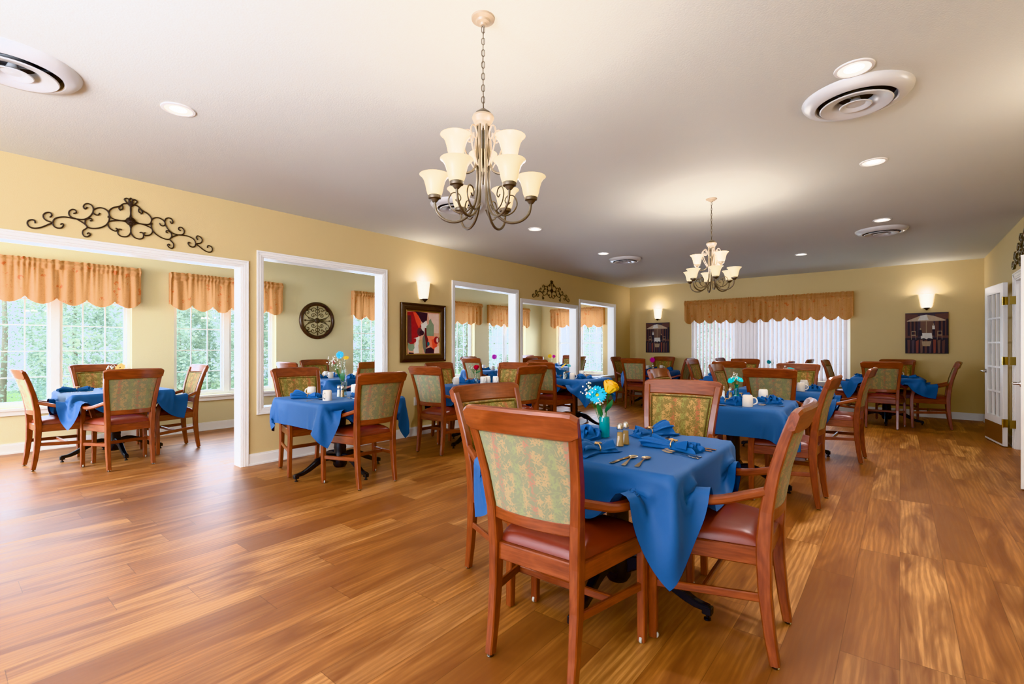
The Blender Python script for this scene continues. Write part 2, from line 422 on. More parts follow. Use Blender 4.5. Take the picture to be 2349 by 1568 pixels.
# casings and jambs round the openings of the left wall
def casing(name, hole, sill):
    ya, yb, za, zb = hole; m = MB(); W = .062
    def strip(y0, y1, z0, z1, horiz):
        # three stepped mouldings towards the opening
        for k, (f0, f1, d) in enumerate(((0, .28, .012), (.28, .72, .017), (.72, 1, .022))):
            if horiz == 'T': m.box(XL, XL+d, y0-(W*f1-0)*1, y1+W*f1, z0+W*f0, z0+W*f1, ch=.002)
            if horiz == 'B': m.box(XL, XL+d, y0-W*f1, y1+W*f1, z1-W*f1, z1-W*f0, ch=.002)
            if horiz == 'L': m.box(XL, XL+d, y1-W*f1, y1-W*f0, z0-(W*f0 if sill else 0), z1+W*f0, ch=.002)
            if horiz == 'R': m.box(XL, XL+d, y0+W*f0, y0+W*f1, z0-(W*f0 if sill else 0), z1+W*f0, ch=.002)
    strip(ya, yb, zb, zb+W, 'T')
    strip(ya-W, ya, za, zb, 'L'); strip(yb, yb+W, za, zb, 'R')
    if sill: strip(ya, yb, za-W, za, 'B')
    J = .012
    m.box(XL-.162, XL+.004, ya, ya+J, za, zb); m.box(XL-.162, XL+.004, yb-J, yb, za, zb)
    m.box(XL-.162, XL+.004, ya+J, yb-J, zb-J, zb)
    if sill: m.box(XL-.162, XL+.010, ya+J, yb-J, za, za+J)
    # plain casing on the sunroom face
    x = XL-.15
    m.box(x-.015, x, ya-W, ya, za, zb+W); m.box(x-.015, x, yb, yb+W, za, zb+W); m.box(x-.015, x, ya, yb, zb, zb+W)
    if sill: m.box(x-.015, x, ya-W, yb+W, za-W, za)
    struct(name, m, M['white'])
for k, h in enumerate(OPEN): casing('trim_%d' % (k+1), h, h[2] > 0)

def baseboard(name, segs):
    m = MB()
    for (x0, y0, x1, y1, nx, ny) in segs:     # run, and the side the board faces
        for d, z0, z1 in ((.014, 0, .105), (.010, .105, .122), (.022, 0, .018)):
            if abs(y1-y0) > abs(x1-x0): m.box(x0, x0+nx*d, y0, y1, z0, z1)
            else: m.box(x0, x1, y0, y0+ny*d, z0, z1)
    struct(name, m, M['white'])
baseboard('baseboard_left', [(XL, YF, XL, .133, 1, 0), (XL, 2.117, XL, 6.728, 1, 0), (XL, 8.702, XL, YB, 1, 0)])
baseboard('baseboard_back', [(XL, YB, XR, YB, 0, -1)])
baseboard('baseboard_right', [(XR, YF, XR, 6.70, -1, 0), (XR, 8.48, XR, YB, -1, 0)])
baseboard('baseboard_sunroom', [(XA, YF, XA, YB, 1, 0), (XA, YB, XL-.15, YB, 0, -1)])

# windows
def window(idx, axis, a, b, pos, z0=WZ0, z1=WZ1, rows=5, cols=3, units=2, hung=False):
    """axis 'y': runs along y in the sunroom outer wall; axis 'x': runs along x in a wall facing -y"""
    def bx(m, u0, u1, d0, d1, za, zb):
        if axis == 'y': m.box(pos+d0, pos+d1, u0, u1, za, zb)
        else: m.box(u0, u1, pos-d1, pos-d0, za, zb)
    m = MB(); F = .035
    for u0, u1, za, zb in ((a, b, z0, z0+F), (a, b, z1-F, z1), (a, a+F, z0+F, z1-F), (b-F, b, z0+F, z1-F)): bx(m, u0, u1, -.06, .012, za, zb)
    mid = (a+b)/2
    if units == 2: bx(m, mid-.04, mid+.04, -.06, .012, z0+F, z1-F)
    o = struct('window_%d' % idx, m, M['vinyl'])
    spans = [(a+F, mid-.04), (mid+.04, b-F)] if units == 2 else [(a+F, b-F)]
    for (u0, u1) in spans:
        s = MB(); S = .03; zs = z0+F; ze = z1-F
        for q0, q1, za, zb in ((u0, u1, zs, zs+S), (u0, u1, ze-S, ze), (u0, u0+S, zs+S, ze-S), (u1-S, u1, zs+S, ze-S)): bx(s, q0, q1, -.045, -.005, za, zb)
        if hung: bx(s, u0+S, u1-S, -.045, .0, (zs+ze)/2-.025, (zs+ze)/2+.025)
        for k in range(1, cols):
            c = u0+(u1-u0)*k/cols; bx(s, c-.006, c+.006, -.034, -.016, zs+S, ze-S)
        for k in range(1, rows):
            c = zs+(ze-zs)*k/rows; bx(s, u0+S, u1-S, -.0335, -.0165, c-.006, c+.006)
        s.build('sash', M['vinyl'], o)
        g = MB(); bx(g, u0+S, u1-S, -.026, -.022, zs+S, ze-S); g.build('pane', M['pane'], o)
    s = MB(); bx(s, a-.03, b+.03, .0, .145, z0-.03, z0-.002); bx(s, a-.02, b+.02, .10, .125, z0-.085, z0-.03)
    s.build('sill', M['white'], o)
for k, (a, b) in enumerate(WIN): window(k+1, 'y', a, b, XA-.10)
window(6, 'x', -7.52, -6.06, YB+.10, units=2, rows=6, cols=3, hung=True)
window(7, 'x', -3.76, -.74, YB+.10, z0=.555, z1=2.2)

# ------------------------------------------------------------------ french door in the right wall
def door_stuff():
    m = MB(); x = XR; ya, yb, za, zb = DOOR; W = .075
    for f0, f1, d in ((0, .3, .012), (.3, .75, .017), (.75, 1, .023)):
        m.box(x, x-d, yb+W*f0, yb+W*f1, 0, zb+W*f1); m.box(x, x-d, ya-W*f1, ya-W*f0, 0, zb+W*f1)
        m.box(x, x-d, ya-W*f1, yb+W*f1, zb+W*f0, zb+W*f1)
    m.box(x-.005, x+.14, yb-.02, yb, 0, zb); m.box(x-.005, x+.14, ya, ya+.02, 0, zb); m.box(x-.005, x+.14, ya+.02, yb-.02, zb-.02, zb)
    m.box(x+.045, x+.075, yb-.035, yb-.02, 0, zb)
    struct('trim_6', m, M['white'])
    def leaf(name, hinge, ang, w, mirror):
        """leaf hinged at the origin, running along local +x, its room face towards local -y*mirror"""
        e = bpy.data.objects.new(name, None); COL.objects.link(e); e.location = hinge; e.rotation_euler = (0,0,ang); tag(e, kind='structure')
        T = .044; h = 2.05; st = .105; top = .115; bot = .36
        a = MB()
        a.box(0, st, -T/2, T/2, .012, h, ch=.002); a.box(w-st, w, -T/2, T/2, .012, h, ch=.002)
        a.box(st, w-st, -T/2, T/2, h-top, h); a.box(st, w-st, -T/2, T/2, .012, bot)
        a.build('door_panel', M['white'], e)
        g = MB()
        for k in (1, 2):
            c = st+(w-2*st)*k/3; g.box(c-.011, c+.011, -T/2+.006, T/2-.006, bot, h-top)
        for k in range(1, 5):
            c = bot+(h-top-bot)*k/5; g.box(st, w-st, -T/2+.0066, T/2-.0066, c-.011, c+.011)
        g.build('glazing_bar', M['white'], e)
        g = MB(); g.box(st, w-st, -.003, .003, bot, h-top); g.build('pane', m_frost, e)
        g = MB(); g.box(.02, w-.02, mirror*T/2, mirror*(T/2+.004), .04, .27); k_ = g.build('kick_plate', M['kick'], e); k_['label'] = 'brown kick plate'
        # lever handle
        g = MB(); zc = .925; xc = w-.06
        for s in (1, -1):
            g.tube([(xc, s*T/2, zc), (xc, s*(T/2+.012), zc)], .027, 16)
            g.tube([(xc, s*T/2, zc), (xc, s*(T/2+.055), zc)], .011, 10)
            g.tube(crv([(xc, s*(T/2+.05), zc), (xc-.03, s*(T/2+.058), zc+.002), (xc-.08, s*(T/2+.055), zc), (xc-.12, s*(T/2+.05), zc-.004)], 4), .010, 10)
        g.build('door_handle', M['steel'], e, 40)
        for zc in (.30, .925+.15, 1.82):
            g = MB(); s = -mirror
            g.tube([(-.012, mirror*(T/2+.006), zc-.052), (-.012, mirror*(T/2+.006), zc+.052)], .008, 10)
            g.box(-.003, 0, -T/2, T/2, zc-.05, zc+.05)
            g.build('hinge', M['brass'], e, 40)
        return e
    m_frost = m_glass('lite_glass', tint=(.95,.96,.97))
    a1 = math.atan2(.64, -.085)
    leaf('door_1', (1.015, 8.45, 0), a1, .70, 1)
    a2 = math.atan2(-.72, -.20)
    leaf('door_2', (1.035, 6.72, 0), a2, .74, -1)
    # brass hinge leaves screwed to the jamb face
    for zc in (.30, 1.075, 1.82):
        h = MB(); h.box(1.045, 1.098, 8.378, 8.381, zc-.05, zc+.05)
        for dz in (-.035, 0, .035): h.tube([(1.075, 8.378, zc+dz), (1.075, 8.3765, zc+dz)], .004, 8)
        o = h.build('trim_7', M['brass'], None); tag(o, kind='structure')
door_stuff()

# ------------------------------------------------------------------ chairs
def lerp(a, b, t): return a+(b-a)*t
def interp(tab, z):
    for (z0, v0), (z1, v1) in zip(tab, tab[1:]):
        if z <= z1: return lerp(v0, v1, (z-z0)/(z1-z0))
    return tab[-1][1]
STILE_Y = [(0, -.262), (.12, -.243), (.28, -.226), (.45, -.221), (.60, -.231), (.75, -.256), (.90, -.298), (1.03, -.345)]
STILE_X = [(0, .188), (.45, .188), (.60, .194), (1.03, .236)]
ARM = [(.205,-.235,.688), (.228,-.16,.664), (.258,-.07,.638), (.285,.03,.630), (.297,.11,.642), (.294,.165,.645), (.288,.2,.626)]
def make_chair():
    t = thing('dining_armchair', 'x', 'chair')
    m = MB()
    m.bar([(-.172, -.217, .42), (.172, -.217, .42)], .07, .026, (0,0,1)); m.bar([(-.255, .200, .42), (.255, .200, .42)], .07, .026, (0,0,1))
    for s in (-1, 1): m.bar([(s*.188, -.2, .42), (s*.262, .185, .42)], .07, .026, (0,0,1))
    m.box(-.17, .17, -.19, .18, .43, .452)
    m.build('seat_frame', M['wood'], t)
    # cushion
    N = 18; P = []; us = [-math.cos(PI*k/N) for k in range(N+1)]
    for u in us:
        row = []
        for v in us:
            y = lerp(-.208, .219, (v+1)/2); x = u*lerp(.183, .274, (v+1)/2)
            a = max(0, 1-abs(u)**8); b = max(0, 1-abs(v)**8)
            z = .456+.052*(a*b)**.45+.016*(1-u*u)*(1-v*v)
            row.append((x, y, z))
        P.append(row)
    m = MB(); m.grid(P); n = len(m.v)
    m.add([(P[0][0][0], P[0][0][1], .456), (P[-1][0][0], P[-1][0][1], .456), (P[-1][-1][0], P[-1][-1][1], .456), (P[0][-1][0], P[0][-1][1], .456)], [(0,1,2,3)])
    o = m.build('seat_cushion', M['vinylseat'], t, 60); o['label'] = 'burgundy vinyl seat cushion'
    # front legs run up into the arm posts
    for s in (-1, 1):
        m = MB()
        pts = crv([(s*.272, .192, .006), (s*.271, .195, .22), (s*.268, .199, .42), (s*.27, .188, .52), (s*.276, .165, .59), (s*.284, .135, .64)], 4)
        k = len(pts); wd = [interp([(0, .033), (.42, .046), (.55, .044), (.64, .034)], p[2]) for p in pts]
        m.bar(pts, .034, wd, (1,0,0), .004); leg = m.build('leg', M['wood'], t)
        m = MB(); m.lathe([(.0, -.006), (.013, -.006), (.015, -.003), (.015, .003), (.013, .006), (0, .006)], 14)
        m.v = [(s*.272+z, .183+x, .015+y) for x, y, z in m.v]
        c = m.build('caster', M['caster'], leg, 40)
        # rear leg and back stile in one
        m = MB(); pts = []; wa = []; wb = []
        for k in range(19):
            z = .012+(.985-.012)*k/18
            pts.append((s*interp(STILE_X, z), interp(STILE_Y, z), z)); wa.append(interp([(0, .034), (.45, .042), (1, .038)], z)); wb.append(interp([(0, .036), (.3, .05), (.47, .056), (.7, .045), (1, .034)], z))
        pts = [tuple(p) for p in pts]
        m.bar(pts, wa, wb, (1,0,0), .005); leg = m.build('leg', M['wood'], t)
        m = MB(); m.lathe([(0, 0), (.013, 0), (.014, .003), (.010, .006), (.010, .014), (0, .014)], 12, c=(s*.188, -.262, 0)); m.build('glide', M['glide'], leg, 40)
        m = MB(); pts = crv([(s*a, b, c) for a, b, c in ARM], 5); k = len(pts)
        wa = [lerp(.034, .03, i/(k-1)) for i in range(k)]; wb = [interp([(0, .028), (.4, .046), (.85, .056), (1, .036)], i/(k-1)) for i in range(k)]
        m.bar(pts, wa, wb, (0,0,1), .008); m.build('arm', M['wood'], t)
        m = MB(); m.bar([(s*.189, -.23, .262), (s*.269, .195, .238)], .034, .018, (0,0,1)); m.build('side_stretcher', M['wood'], t)
    m = MB(); m.bar([(-.232, .0, .246), (.232, .0, .246)], .032, .02, (0,0,1)); m.build('cross_stretcher', M['wood'], t)
    # crest rail, bowed backwards
    m = MB(); pts = []; wa = []; n = 20
    for k in range(n+1):
        u = -1+2*k/n; pts.append((u*.252, -.326-.034*(1-u*u), .972+.004*(1-u*u))); e = 1-abs(u)
        wa.append(.106 if e > .12 else (.102 if e > .06 else (.094 if e > .01 else .074)))
    m.bar(pts, wa, .032, (0, -.34, 1), .009); m.build('top_rail', M['wood'], t)
    m = MB(); m.bar([(u*.186, -.226-.03*(1-u*u), .582) for u in [-1+k/6 for k in range(13)]], .05, .028, (0, 0, 1), .005); m.build('lower_rail', M['wood'], t)
    # upholstered panel
    def pt(u, v, side):
        z = .604+.325*v; x = u*lerp(.172, .206, v); y = interp(STILE_Y, z)-.028*(1-u*u)
        b = max(0, (1-abs(u)**5)*(1-abs(2*v-1)**5))
        return (x, y+.012+.016*b, z) if side > 0 else (x, y-.010-.003*b, z)
    m = MB(); n = 14
    for mi, sd in ((0, 1), (1, -1)):
        P = []; U = []
        for i in range(n+1):
            u = -1+2*i/n; P.append([pt(u, j/n, sd) for j in range(n+1)]); U.append([(pt(u, j/n, sd)[0], pt(u, j/n, sd)[2]) for j in range(n+1)])
        m.grid(P, mi, uvs=U)
    e = [(-1+2*i/n, 0) for i in range(n)]+[(1, j/n) for j in range(n)]+[(1-2*i/n, 1) for i in range(n)]+[(-1, 1-j/n) for j in range(n)]
    L = len(e); m.add([pt(u, v, 1) for u, v in e]+[pt(u, v, -1) for u, v in e], [(k, (k+1) % L, L+(k+1) % L, L+k) for k in range(L)], 1)
    pan = m.build('back_panel', [M['fab_front'], M['fab_back']], t, 60, recalc=False); pan['label'] = 'floral brocade back panel'
    m = MB(); q = []
    for u, v in e:
        p = pt(u*.93, .5+(v-.5)*.94, 1); q.append((p[0], p[1]+.003, p[2]))
    m.tube(q, .0045, 6, closed=True); m.build('piping', M['piping'], pan, 60)
    return t
chair = Proto(make_chair())
TP = {'T1': 'the table with the yellow rose', 'T2': "the table with the baby's breath", 'T3': 'the sunroom table with the yellow gerbera', 'T4': 'the sunroom table with the blue bloom',
      'T5': 'the table with the red rose', 'T6': 'the sunroom table with the purple bloom', 'T7': 'the table with yellow and teal blooms', 'T8': 'the sunroom table with yellow and magenta blooms',
      'T9': 'the corner table with the magenta bloom', 'T10': 'the table with the teal bud vase', 'T11': 'the table beyond the teal bud vase', 'T12': 'the flowerless table before the blinds',
      'T13': 'the table under the square umbrella picture', 'T14': 'the table up against the vertical blinds'}
SUN = ('T3', 'T4', 'T6', 'T8')
CH = [('T1',-1.110,1.707,92.6),('T1',-.645,2.257,182.7),('T1',-1.115,2.865,273.5),('T1',-1.605,2.075,-9),
 ('T2',-4.697,2.468,-4.6),('T2',-3.905,2.559,179.5),('T3',-6.958,.906,94.1),('T3',-7.72,1.40,8),('T3',-6.42,1.30,186),('T3',-6.93,1.85,273.0),
 ('T4',-7.045,3.672,95.6),('T4',-7.60,4.25,-2.3),('T4',-7.13,4.84,277),('T4',-6.53,4.21,186),
 ('T5',-4.285,3.955,95.5),('T5',-4.80,4.630,-1.1),('T5',-4.270,4.978,275.8),('T5',-3.757,4.624,174.9),
 ('T6',-6.764,7.311,90.5),('T6',-7.407,7.896,-1.1),('T6',-6.23,7.82,177),('T7',-4.145,6.059,92.0),('T7',-4.548,6.669,-4.8),
 ('T8',-6.870,9.613,90.8),('T8',-6.930,10.727,273.4),('T8',-7.484,10.207,-6.6),('T8',-6.396,10.170,188),
 ('T9',-4.641,9.826,2.4),('T9',-4.121,9.163,92.7),('T9',-4.213,10.365,269),('T9',-3.62,9.72,179.4),
 ('T10',-1.593,4.756,.9),('T10',-.737,4.508,178.5),('T11',-1.062,5.922,89.7),('T11',-1.067,7.065,270.1),('T11',-.572,6.473,177.2),('T11',-1.525,6.49,-1.5),
 ('T12',-2.062,8.24,88.4),('T12',-2.253,9.330,269.7),('T12',-2.611,8.806,-3.7),('T12',-1.70,8.79,178),
 ('T13',-.689,9.977,-5.2),('T13',-.215,9.44,89.6),('T13',-.04,10.587,269.5),('T13',.345,9.87,179.2),('T14',-2.536,10.30,-2.3),('T14',-1.61,10.245,175.4)]
TC = {'T1': (-1.13,2.25,1), 'T2': (-4.34,2.60,0), 'T3': (-7.06,1.36,2), 'T4': (-7.05,4.22,-1), 'T5': (-4.27,4.53,1), 'T6': (-6.96,7.78,0), 'T7': (-4.06,6.56,2),
      'T8': (-6.98,10.17,0), 'T9': (-4.13,9.79,0), 'T10': (-1.18,4.64,1), 'T11': (-1.08,6.48,0), 'T12': (-2.14,8.80,0), 'T13': (-.17,10.02,0), 'T14': (-2.08,10.30,0)}
OBST = {k: [] for k in TC}
GRP = 'cherry wood dining armchairs'
for (tn, x, y, a) in CH:
    q = round(a/90) % 4
    if tn in SUN: side = {1: 'near end of', 3: 'far end of', 0: 'window side of', 2: 'main-room side of'}[q]
    else: side = {1: 'near end of', 3: 'far end of', 0: 'sunroom side of', 2: 'door side of'}[q]
    lab = {1: 'armchair with its back to us at ', 3: 'armchair facing us across ', 0: 'armchair at the '+side+' ', 2: 'armchair at the '+side+' '}[q]+TP[tn]
    chair.put((x, y, 0), R(a-90), lab, GRP)
    A = R(a-90); c, s = math.cos(A), math.sin(A)
    W = lambda p: np.array((x+p[0]*c-p[1]*s, y+p[0]*s+p[1]*c, p[2]))
    for sg in (-1, 1):
        ap = [W((sg*p[0], p[1], p[2]+.006)) for p in ARM]
        OBST[tn] += [(ap[i], ap[i+1], .042) for i in range(len(ap)-1)]
        OBST[tn].append((W((sg*.27, .199, .38)), W((sg*.27, .188, .52)), .04)); OBST[tn].append((W((sg*.27, .188, .52)), W((sg*.284, .14, .63)), .04))
        OBST[tn].append((W((sg*.19, -.2, .47)), W((sg*.26, .2, .47)), .05))
    OBST[tn].append((W((-.26, .19, .465)), W((.26, .19, .465)), .063))
    for yy in (-.16, -.08, 0, .08, .14): OBST[tn].append((W((-.2, yy, .475)), W((.2, yy, .475)), .066))
    for sg in (-1, 1): OBST[tn].append((W((sg*.19, -.225, .45)), W((sg*.21, -.275, .82)), .036))
    for zz, yy in ((.60, -.232), (.66, -.24), (.72, -.252), (.78, -.265)): OBST[tn].append((W((-.19, yy, zz)), W((.19, yy, zz)), .042))

# ------------------------------------------------------------------ pedestal tables
def make_table():
    t = thing('pedestal_table', 'x', 'table')
    m = MB(); a_ = [(sx*.382+.06*math.cos(q), sy*.382+.06*math.sin(q)) for sx, sy, o_ in ((1,1,0),(-1,1,1),(-1,-1,2),(1,-1,3)) for q in [PI/2*(o_+i/5) for i in range(6)]]; m.rings([[(x*k_, y*k_, z) for x, y in a_] for k_, z in ((.988, .714), (1, .718), (1, .739), (.988, .743))]); m.build('tabletop', M['ttop'], t)
    m = MB(); m.lathe([(0, .055), (.05, .055), (.066, .08), (.07, .15), (.06, .19), (.056, .23), (.06, .25), (.056, .27), (.055, .48), (.058, .52), (.068, .57), (.07, .64), (.06, .68), (.07, .7), (.2, .702), (.2, .7135), (0, .7135)], 28)
    m.build('pedestal_column', M['iron'], t, 40)
    for k in range(4):
        m = MB(); pts = crv([(.045, 0, .14), (.12, 0, .172), (.22, 0, .150), (.31, 0, .098), (.39, 0, .062), (.455, 0, .056)], 4)
        n = len(pts); m.bar(pts, [lerp(.075, .026, i/(n-1)) for i in range(n)], [lerp(.05, .036, i/(n-1)) for i in range(n)], (0,0,1), .006)
        m.box(.425, .468, -.02, .02, .026, .062, ch=.004); m.lathe([(0, 0), (.016, 0), (.016, .008), (.007, .01), (.007, .03), (0, .03)], 10, c=(.446, 0, 0))
        ca, sa = math.cos(k*PI/2), math.sin(k*PI/2); m.v = [(p[0]*ca-p[1]*sa, p[0]*sa+p[1]*ca, p[2]) for p in m.v]
        m.build('foot', M['iron'], t, 35)
    return t
table = Proto(make_table())

def drape(cx, cy, rot, half, over, top, n, obst, seed, flat=True):
    """cloth hung over a square top: position-based relaxation of a grid against the top's edge and the chair arms"""
    rs = np.random.RandomState(seed); S = half+over
    dx, dy = rs.uniform(-.015, .015, 2)
    g = np.linspace(-S, S, n); X0 = np.stack(np.meshgrid(g+dx, g+dy, indexing='ij')+[np.full((n, n), top+.003)], -1)
    d = g[1]-g[0]; P = X0.copy()
    pin = (np.abs(P[..., 0]) < half-.012) & (np.abs(P[..., 1]) < half-.012)
    # start as a loose skirt
    ex = np.maximum(np.abs(P[..., 0])-half, 0); ey = np.maximum(np.abs(P[..., 1])-half, 0); e = np.hypot(ex, ey)
    lat = .97 if flat else .58
    P[..., 0] = np.sign(P[..., 0])*(np.minimum(np.abs(P[..., 0]), half)+ex*lat); P[..., 1] = np.sign(P[..., 1])*(np.minimum(np.abs(P[..., 1]), half)+ey*lat)
    P[..., 2] -= e*.1
    P += rs.normal(0, .0025, P.shape)*(~pin)[..., None]
    V = np.zeros_like(P); w = (~pin).astype(float)
    c, s = math.cos(rot), math.sin(rot); ob = []
    for a, b, r in obst:
        la = np.array((((a[0]-cx)*c+(a[1]-cy)*s), (-(a[0]-cx)*s+(a[1]-cy)*c), a[2])); lb = np.array((((b[0]-cx)*c+(b[1]-cy)*s), (-(b[0]-cx)*s+(b[1]-cy)*c), b[2]))
        if min(np.abs(la[:2]).max(), np.abs(lb[:2]).max()) < S+.1: ob.append((la, lb, r))
    def link(A, B, wA, wB, L, k):
        D = B-A; l = np.sqrt((D*D).sum(-1))+1e-9; ws = wA+wB; ws = np.where(ws == 0, 1, ws)
        q = (k*(l-L)/l/ws)[..., None]*D
        A += q*wA[..., None]; B -= q*wB[..., None]
    free = (~pin).reshape(-1); dt = 1/60; g9 = np.array((0, 0, -9.8))
    for step in range(95):
        V = (V+g9*dt)*.965; Q = P.copy(); P = P+V*dt*w[..., None]
        for it in range(7):
            for o in (0, 1):
                sl = slice(o, n-1, 2); sr = slice(o+1, n, 2); m_ = len(range(o, n-1, 2)); sr = slice(o+1, o+1+2*m_, 2)
                link(P[sl], P[sr], w[sl], w[sr], d, 1.0); link(P[:, sl], P[:, sr], w[:, sl], w[:, sr], d, 1.0)
                link(P[sl, :-1], P[sr, 1:], w[sl, :-1], w[sr, 1:], d*1.41421, .25); link(P[sl, 1:], P[sr, :-1], w[sl, 1:], w[sr, :-1], d*1.41421, .25)
            if it % 2 == 0:
                for o in (0, 1, 2, 3):
                    i0 = list(range(o, n-3, 6))
                    a_ = slice(o, n-3, 6); b_ = slice(o+3, n, 6); mm = min(len(range(o, n-3, 6)), len(range(o+3, n, 6))); a_ = slice(o, o+6*mm, 6); b_ = slice(o+3, o+3+6*mm, 6)
                    link(P[a_], P[b_], w[a_], w[b_], d*3, .05); link(P[:, a_], P[:, b_], w[:, a_], w[:, b_], d*3, .05)
            # table top
            hx = half+.004; ins = (np.abs(P[..., 0]) < hx) & (np.abs(P[..., 1]) < hx) & (P[..., 2] < top+.003) & ~pin
            if ins.any():
                px = hx-np.abs(P[..., 0]); py = hx-np.abs(P[..., 1]); pz = top+.003-P[..., 2]
                up = ins & (pz <= np.minimum(px, py)); ux = ins & ~up & (px <= py); uy = ins & ~up & ~ux
                P[..., 2] = np.where(up, top+.003, P[..., 2]); P[..., 0] = np.where(ux, np.sign(P[..., 0])*hx, P[..., 0]); P[..., 1] = np.where(uy, np.sign(P[..., 1])*hx, P[..., 1])
            if it % 2 == 0:
                F = P.reshape(-1, 3)
                for la, lb, r in ob:
                    lo = np.minimum(la, lb)-r; hi = np.maximum(la, lb)+r
                    ix = np.nonzero(((F > lo) & (F < hi)).all(1) & free)[0]
                    if not len(ix): continue
                    ab = lb-la; q = F[ix]; tt = np.clip(((q-la)*ab).sum(-1)/((ab*ab).sum()+1e-9), 0, 1); cl = la+tt[:, None]*ab
                    D = q-cl; l = np.sqrt((D*D).sum(-1))+1e-9; hit = l < r
                    F[ix[hit]] = (cl+D/l[:, None]*r)[hit]
        V = (P-Q)/dt
    return P
CLOTH = {}
nice = {'T1': 'deep blue tablecloth', }
for k, (tn, (x, y, rot)) in enumerate(TC.items()):
    rz = R(rot)
    table.put((x, y, 0), rz, 'black pedestal table under the blue cloth of '+TP[tn], 'cloth-covered pedestal tables')
    n = {'T1': 73, 'T2': 61, 'T3': 57, 'T10': 57}.get(tn, 45)
    P = drape(x, y, rz,   .457, .220, .748, n, OBST[tn], 11+k, tn != 'T2')
    m = MB(); m.grid(P.tolist()); o = m.build('tablecloth', M['blue'], None, 180)
    o.location = (x, y, 0); o.rotation_euler = (0, 0, rz)
    tag(o, 'blue tablecloth hanging over '+TP[tn], 'tablecloth', 'blue tablecloths')

# ------------------------------------------------------------------ table settings
ZT = .7525
def make_mug():
    t = thing('coffee_mug', 'x', 'mug')
    m = MB(); m.lathe([(.040, 0), (.0415, .003), (.041, .06), (.038, .088), (.033, .096), (.0, .097)], 28); m.lathe([(.040, 0), (.037, .002), (.037, .06), (0, .07)], 24)
    m.build('mug_body', M['china'], t, 50)
    m = MB(); m.tube(crv([(.039, 0, .074), (.058, 0, .072), (.07, 0, .052), (.066, 0, .03), (.040, 0, .018)], 5), .0055, 8); m.build('mug_handle', M['china'], t, 60)
    return t
mug = Proto(make_mug())
def make_shaker(fill, name):
    t = thing(name, 'x', 'shaker')
    m = MB(); m.lathe([(0, 0), (.021, 0), (.0225, .004), (.020, .015), (.0165, .05), (.0145, .082), (.0145, .088)], 10); m.build('glass_body', M['clear'], t, 20)
    m = MB(); m.lathe([(0, .004), (.018, .004), (.0145, .05), (.0135, .07), (0, .07)], 10); m.build('seasoning', M[fill], t, 40)
    m = MB(); m.lathe([(.0155, .084), (.0165, .088), (.0155, .094), (.0155, .100), (.012, .110), (.006, .1155), (0, .117)], 16); m.build('shaker_cap', M['steel'], t, 50)
    return t
salt = Proto(make_shaker('salt', 'salt_shaker')); pepper = Proto(make_shaker('pepper', 'pepper_shaker'))
def make_napkin(seed, L1, L2, w1, w2, h1, h2):
    r = random.Random(seed); t = thing('folded_napkin', 'x', 'napkin'); m = MB(); rs = []; N = 26
    ph = [r.uniform(-.5, .5) for _ in range(6)]
    for i in range(N+1):
        x = -L1+(L1+L2)*i/N; f = (x/-L1 if x < 0 else x/L2); W = w1 if x < 0 else w2; Hh = h1 if x < 0 else h2
        w = lerp(.017, W, f**.75); h = lerp(.034, Hh, math.sin(PI*min(1, f*.62))) if f < .97 else lerp(.034, Hh, math.sin(PI*.6))*.8
        ring = []; n = 28
        for k in range(n+1):
            u = -1+2*k/n; fold = .5+.5*math.cos(u*PI*3.6+ph[0]+f*ph[1]*2)
            z = h*(1-.8*abs(u)**1.6)*(lerp(1, .32+.68*fold, min(1, f*1.6)))
            ring.append((x+ (.02*math.sin(u*4+ph[2]) if f > .9 else 0)*f, u*w+.012*math.sin(x*18+ph[3])*f, max(z, .0015)))
        for k in range(n-1, 0, -1):
            u = -1+2*k/n; ring.append((x, u*w*.98+.012*math.sin(x*18+ph[3])*f, .0008))
        rs.append(ring)
    m.rings(rs)
    for lay, (tw, sc_, up, pw) in enumerate(((.22, .72, .012, 2.4), (-.2, .55, .022, 1.7))):
        rs = []
        for i in range(N+1):
            x = -L1*(.96-.1*lay)+(L1+L2)*(.93-.12*lay)*i/N; f = abs(x/(L1 if x < 0 else L2)); W = (w1 if x < 0 else w2)*sc_; Hh = (h1 if x < 0 else h2)
            w = lerp(.012, W, f**.7); z0_ = lerp(.022, Hh*.55+up, math.sin(PI*.5*min(1, f*1.25)))*(1 if f < .8 else 1-(f-.8)*1.2); yo = x*tw; ring = []; n = 20
            for k in range(n+1):
                u = -1+2*k/n; ring.append((x, yo+u*w, max(.003, z0_*(1-.35*u*u)+lerp(.004, .017, f)*math.cos(u*PI*pw+ph[4]+lay))))
            for k in range(n, -1, -1):
                u = -1+2*k/n; ring.append((x, yo+u*w*.99, max(.001, z0_*(1-.35*u*u)+lerp(.004, .017, f)*math.cos(u*PI*pw+ph[4]+lay)-.0035)))
            rs.append(ring)
        m.rings(rs)
    m.build('napkin_cloth', M['napkin'], t, 75)
    m = MB(); q = [(0, .0215*math.cos(a), .0235+.0195*math.sin(a)) for a in [2*PI*k/20 for k in range(20)]]
    m.tube(q, .0032, 6, closed=True); m.box(-.022, .022, -.006, .006, .042, .047, ch=.0015); m.tube([(-.02, -.006, .045), (-.006, .01, .048), (.01, -.008, .048), (.022, .006, .045)], .004, 6)
    o = m.build('napkin_ring', M['gold'], t, 40); o['label'] = 'pale gold napkin ring'
    return t
nap = [Proto(make_napkin(1, .135, .11, .078, .056, .082, .044)), Proto(make_napkin(2, .15, .125, .062, .052, .042, .042)), Proto(make_napkin(5, .13, .10, .062, .06, .08, .045))]
